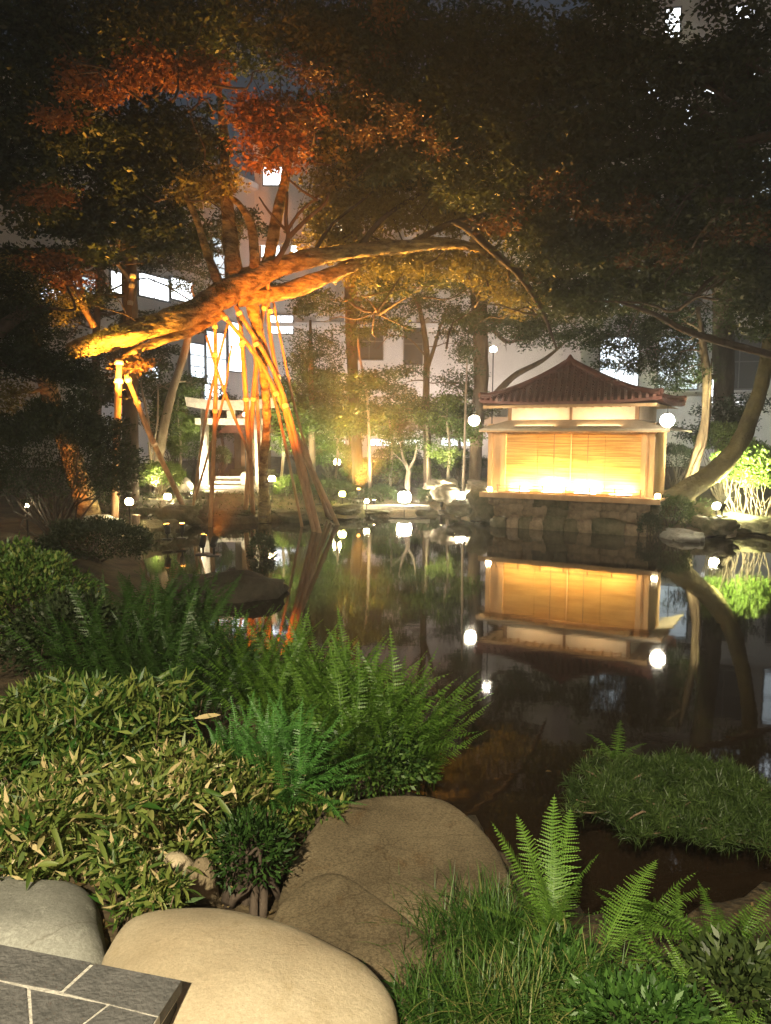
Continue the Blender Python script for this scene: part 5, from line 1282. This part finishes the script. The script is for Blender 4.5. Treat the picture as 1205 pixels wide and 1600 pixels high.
TF = [((700, 1500), .36, 620, .34, 'arching grass tuft drooping over the brown boulder'), ((780, 1480), .40, 620, .36, 'dense grass tuft at the foot of the upright fern'),
      ((690, 1590), .45, 480, .28, 'grass tuft at the bottom beside the beige boulder'), ((800, 1580), .48, 600, .30, 'grass tuft at the bottom middle right'),
      ((640, 1450), .33, 160, .26, 'thin grass wisps lying on the brown boulder'), ((890, 1540), .48, 500, .28, 'grass tuft under the leaning frond'), ((740, 1440), .34, 320, .3, 'grass tuft between boulder and upright fern')]
for px, z, n, L, lab in TF:
    tuft(lab, atz(px[0], px[1], z) - Vector((0, 0, .05)), n, L)
# leafy plants in the lower right corner
for (px, py, z, n, s0, s1, m_, lab) in [(980, 1560, .5, 26, .16, .28, 'f_fern', 'low fern filling the bottom right below the leaning frond'), (1090, 1500, .42, 30, .22, .38, 'f_fern', 'arching fern beside the black water gap'),
        (1180, 1470, .4, 34, .25, .42, 'f_fern', 'fern at the right edge above the corner plants'), (1130, 1590, .5, 30, .18, .32, 'f_fern_near', 'bright small fern in the bottom right corner'),
        (900, 1600, .52, 24, .15, .25, 'f_fern', 'small fern at the bottom edge beneath the grass'), (1050, 1420, .33, 16, .2, .34, 'f_fern', 'curling fern bordering the dark water')]:
    p = atz(px, py, z); fern(lab, p - Vector((0, 0, .12)), rfronds(n, ['wide', 'arch'], s0, s1, .12, -.2, 1.0), m_)
for (px, py, z, r_, n, m_, lab, sz) in [(1000, 1590, .52, (.22, .14, .08), 1800, 'f_fernleaf', 'fresh green leafy plant at the bottom right', .035), (1150, 1540, .46, (.2, .16, .12), 1500, 'f_mid', 'dark leafy plant between the corner ferns', .045),
        (870, 1520, .48, (.16, .12, .08), 900, 'f_fernleaf', 'low leafy plant below the upright fern', .04)]:
    p = atz(px, py, z); bush(lab, p, r_, n, sz, m_, .35, base_z=p.z - .15)
# fallen leaves on the near soil
n = 1500
P = np.stack([rng.uniform(-2.6, 2.0, n * 3), rng.uniform(1.4, 4.6, n * 3)], 1); s_ = sdist(P[:, 0], P[:, 1]); P = P[s_ > .1][:n]
Z = height(P[:, 0], P[:, 1]) + .012
D = unit(len(P)) * np.array([1, 1, .15]); D /= np.linalg.norm(D, axis=1)[:, None]
Ls = rng.uniform(.02, .06, len(P))
o = foliage_part('fallen_leaves', [leaves_at(np.column_stack([P, Z]), D, Ls, Ls * .4)], MT['f_litter']); tag(o, 'dry tan leaves scattered on the soil between the near boulders', 'leaves', kind='stuff')
# floating petal on water
p = atz(852, 1206, .004)
mb = MB(); mb.add([(.0, .0, .004), (.02, .012, .008), (.045, 0, .004), (.02, -.012, .006)], [(0, 1, 2, 3)]); o = mb.build('floating_leaf', MT['f_litter']); o.location = p; tag(o, 'single pale leaf floating on the dark water', 'leaf')
# far bank ground cover
lv = []
for _ in range(1):
    n = 16000
    P = np.stack([rng.uniform(-9, 9, n * 2), rng.uniform(17.5, 30, n * 2)], 1); s_ = sdist(P[:, 0], P[:, 1]); P = P[s_ > .15][:n]
    Z = height(P[:, 0], P[:, 1]) + .02; D = unit(len(P)) + np.array([0, 0, .8]); D /= np.linalg.norm(D, axis=1)[:, None]; Ls = rng.uniform(.04, .12, len(P))
    lv.append(leaves_at(np.column_stack([P, Z]), D, Ls, Ls * .3))
o = foliage_part('ground_cover', lv, MT['f_mid']); tag(o, 'low green ground cover on the far bank', 'ground cover', kind='stuff')
print('tris', sum(len(o.data.polygons) * 2 for o in SC.objects if o.type == 'MESH'))
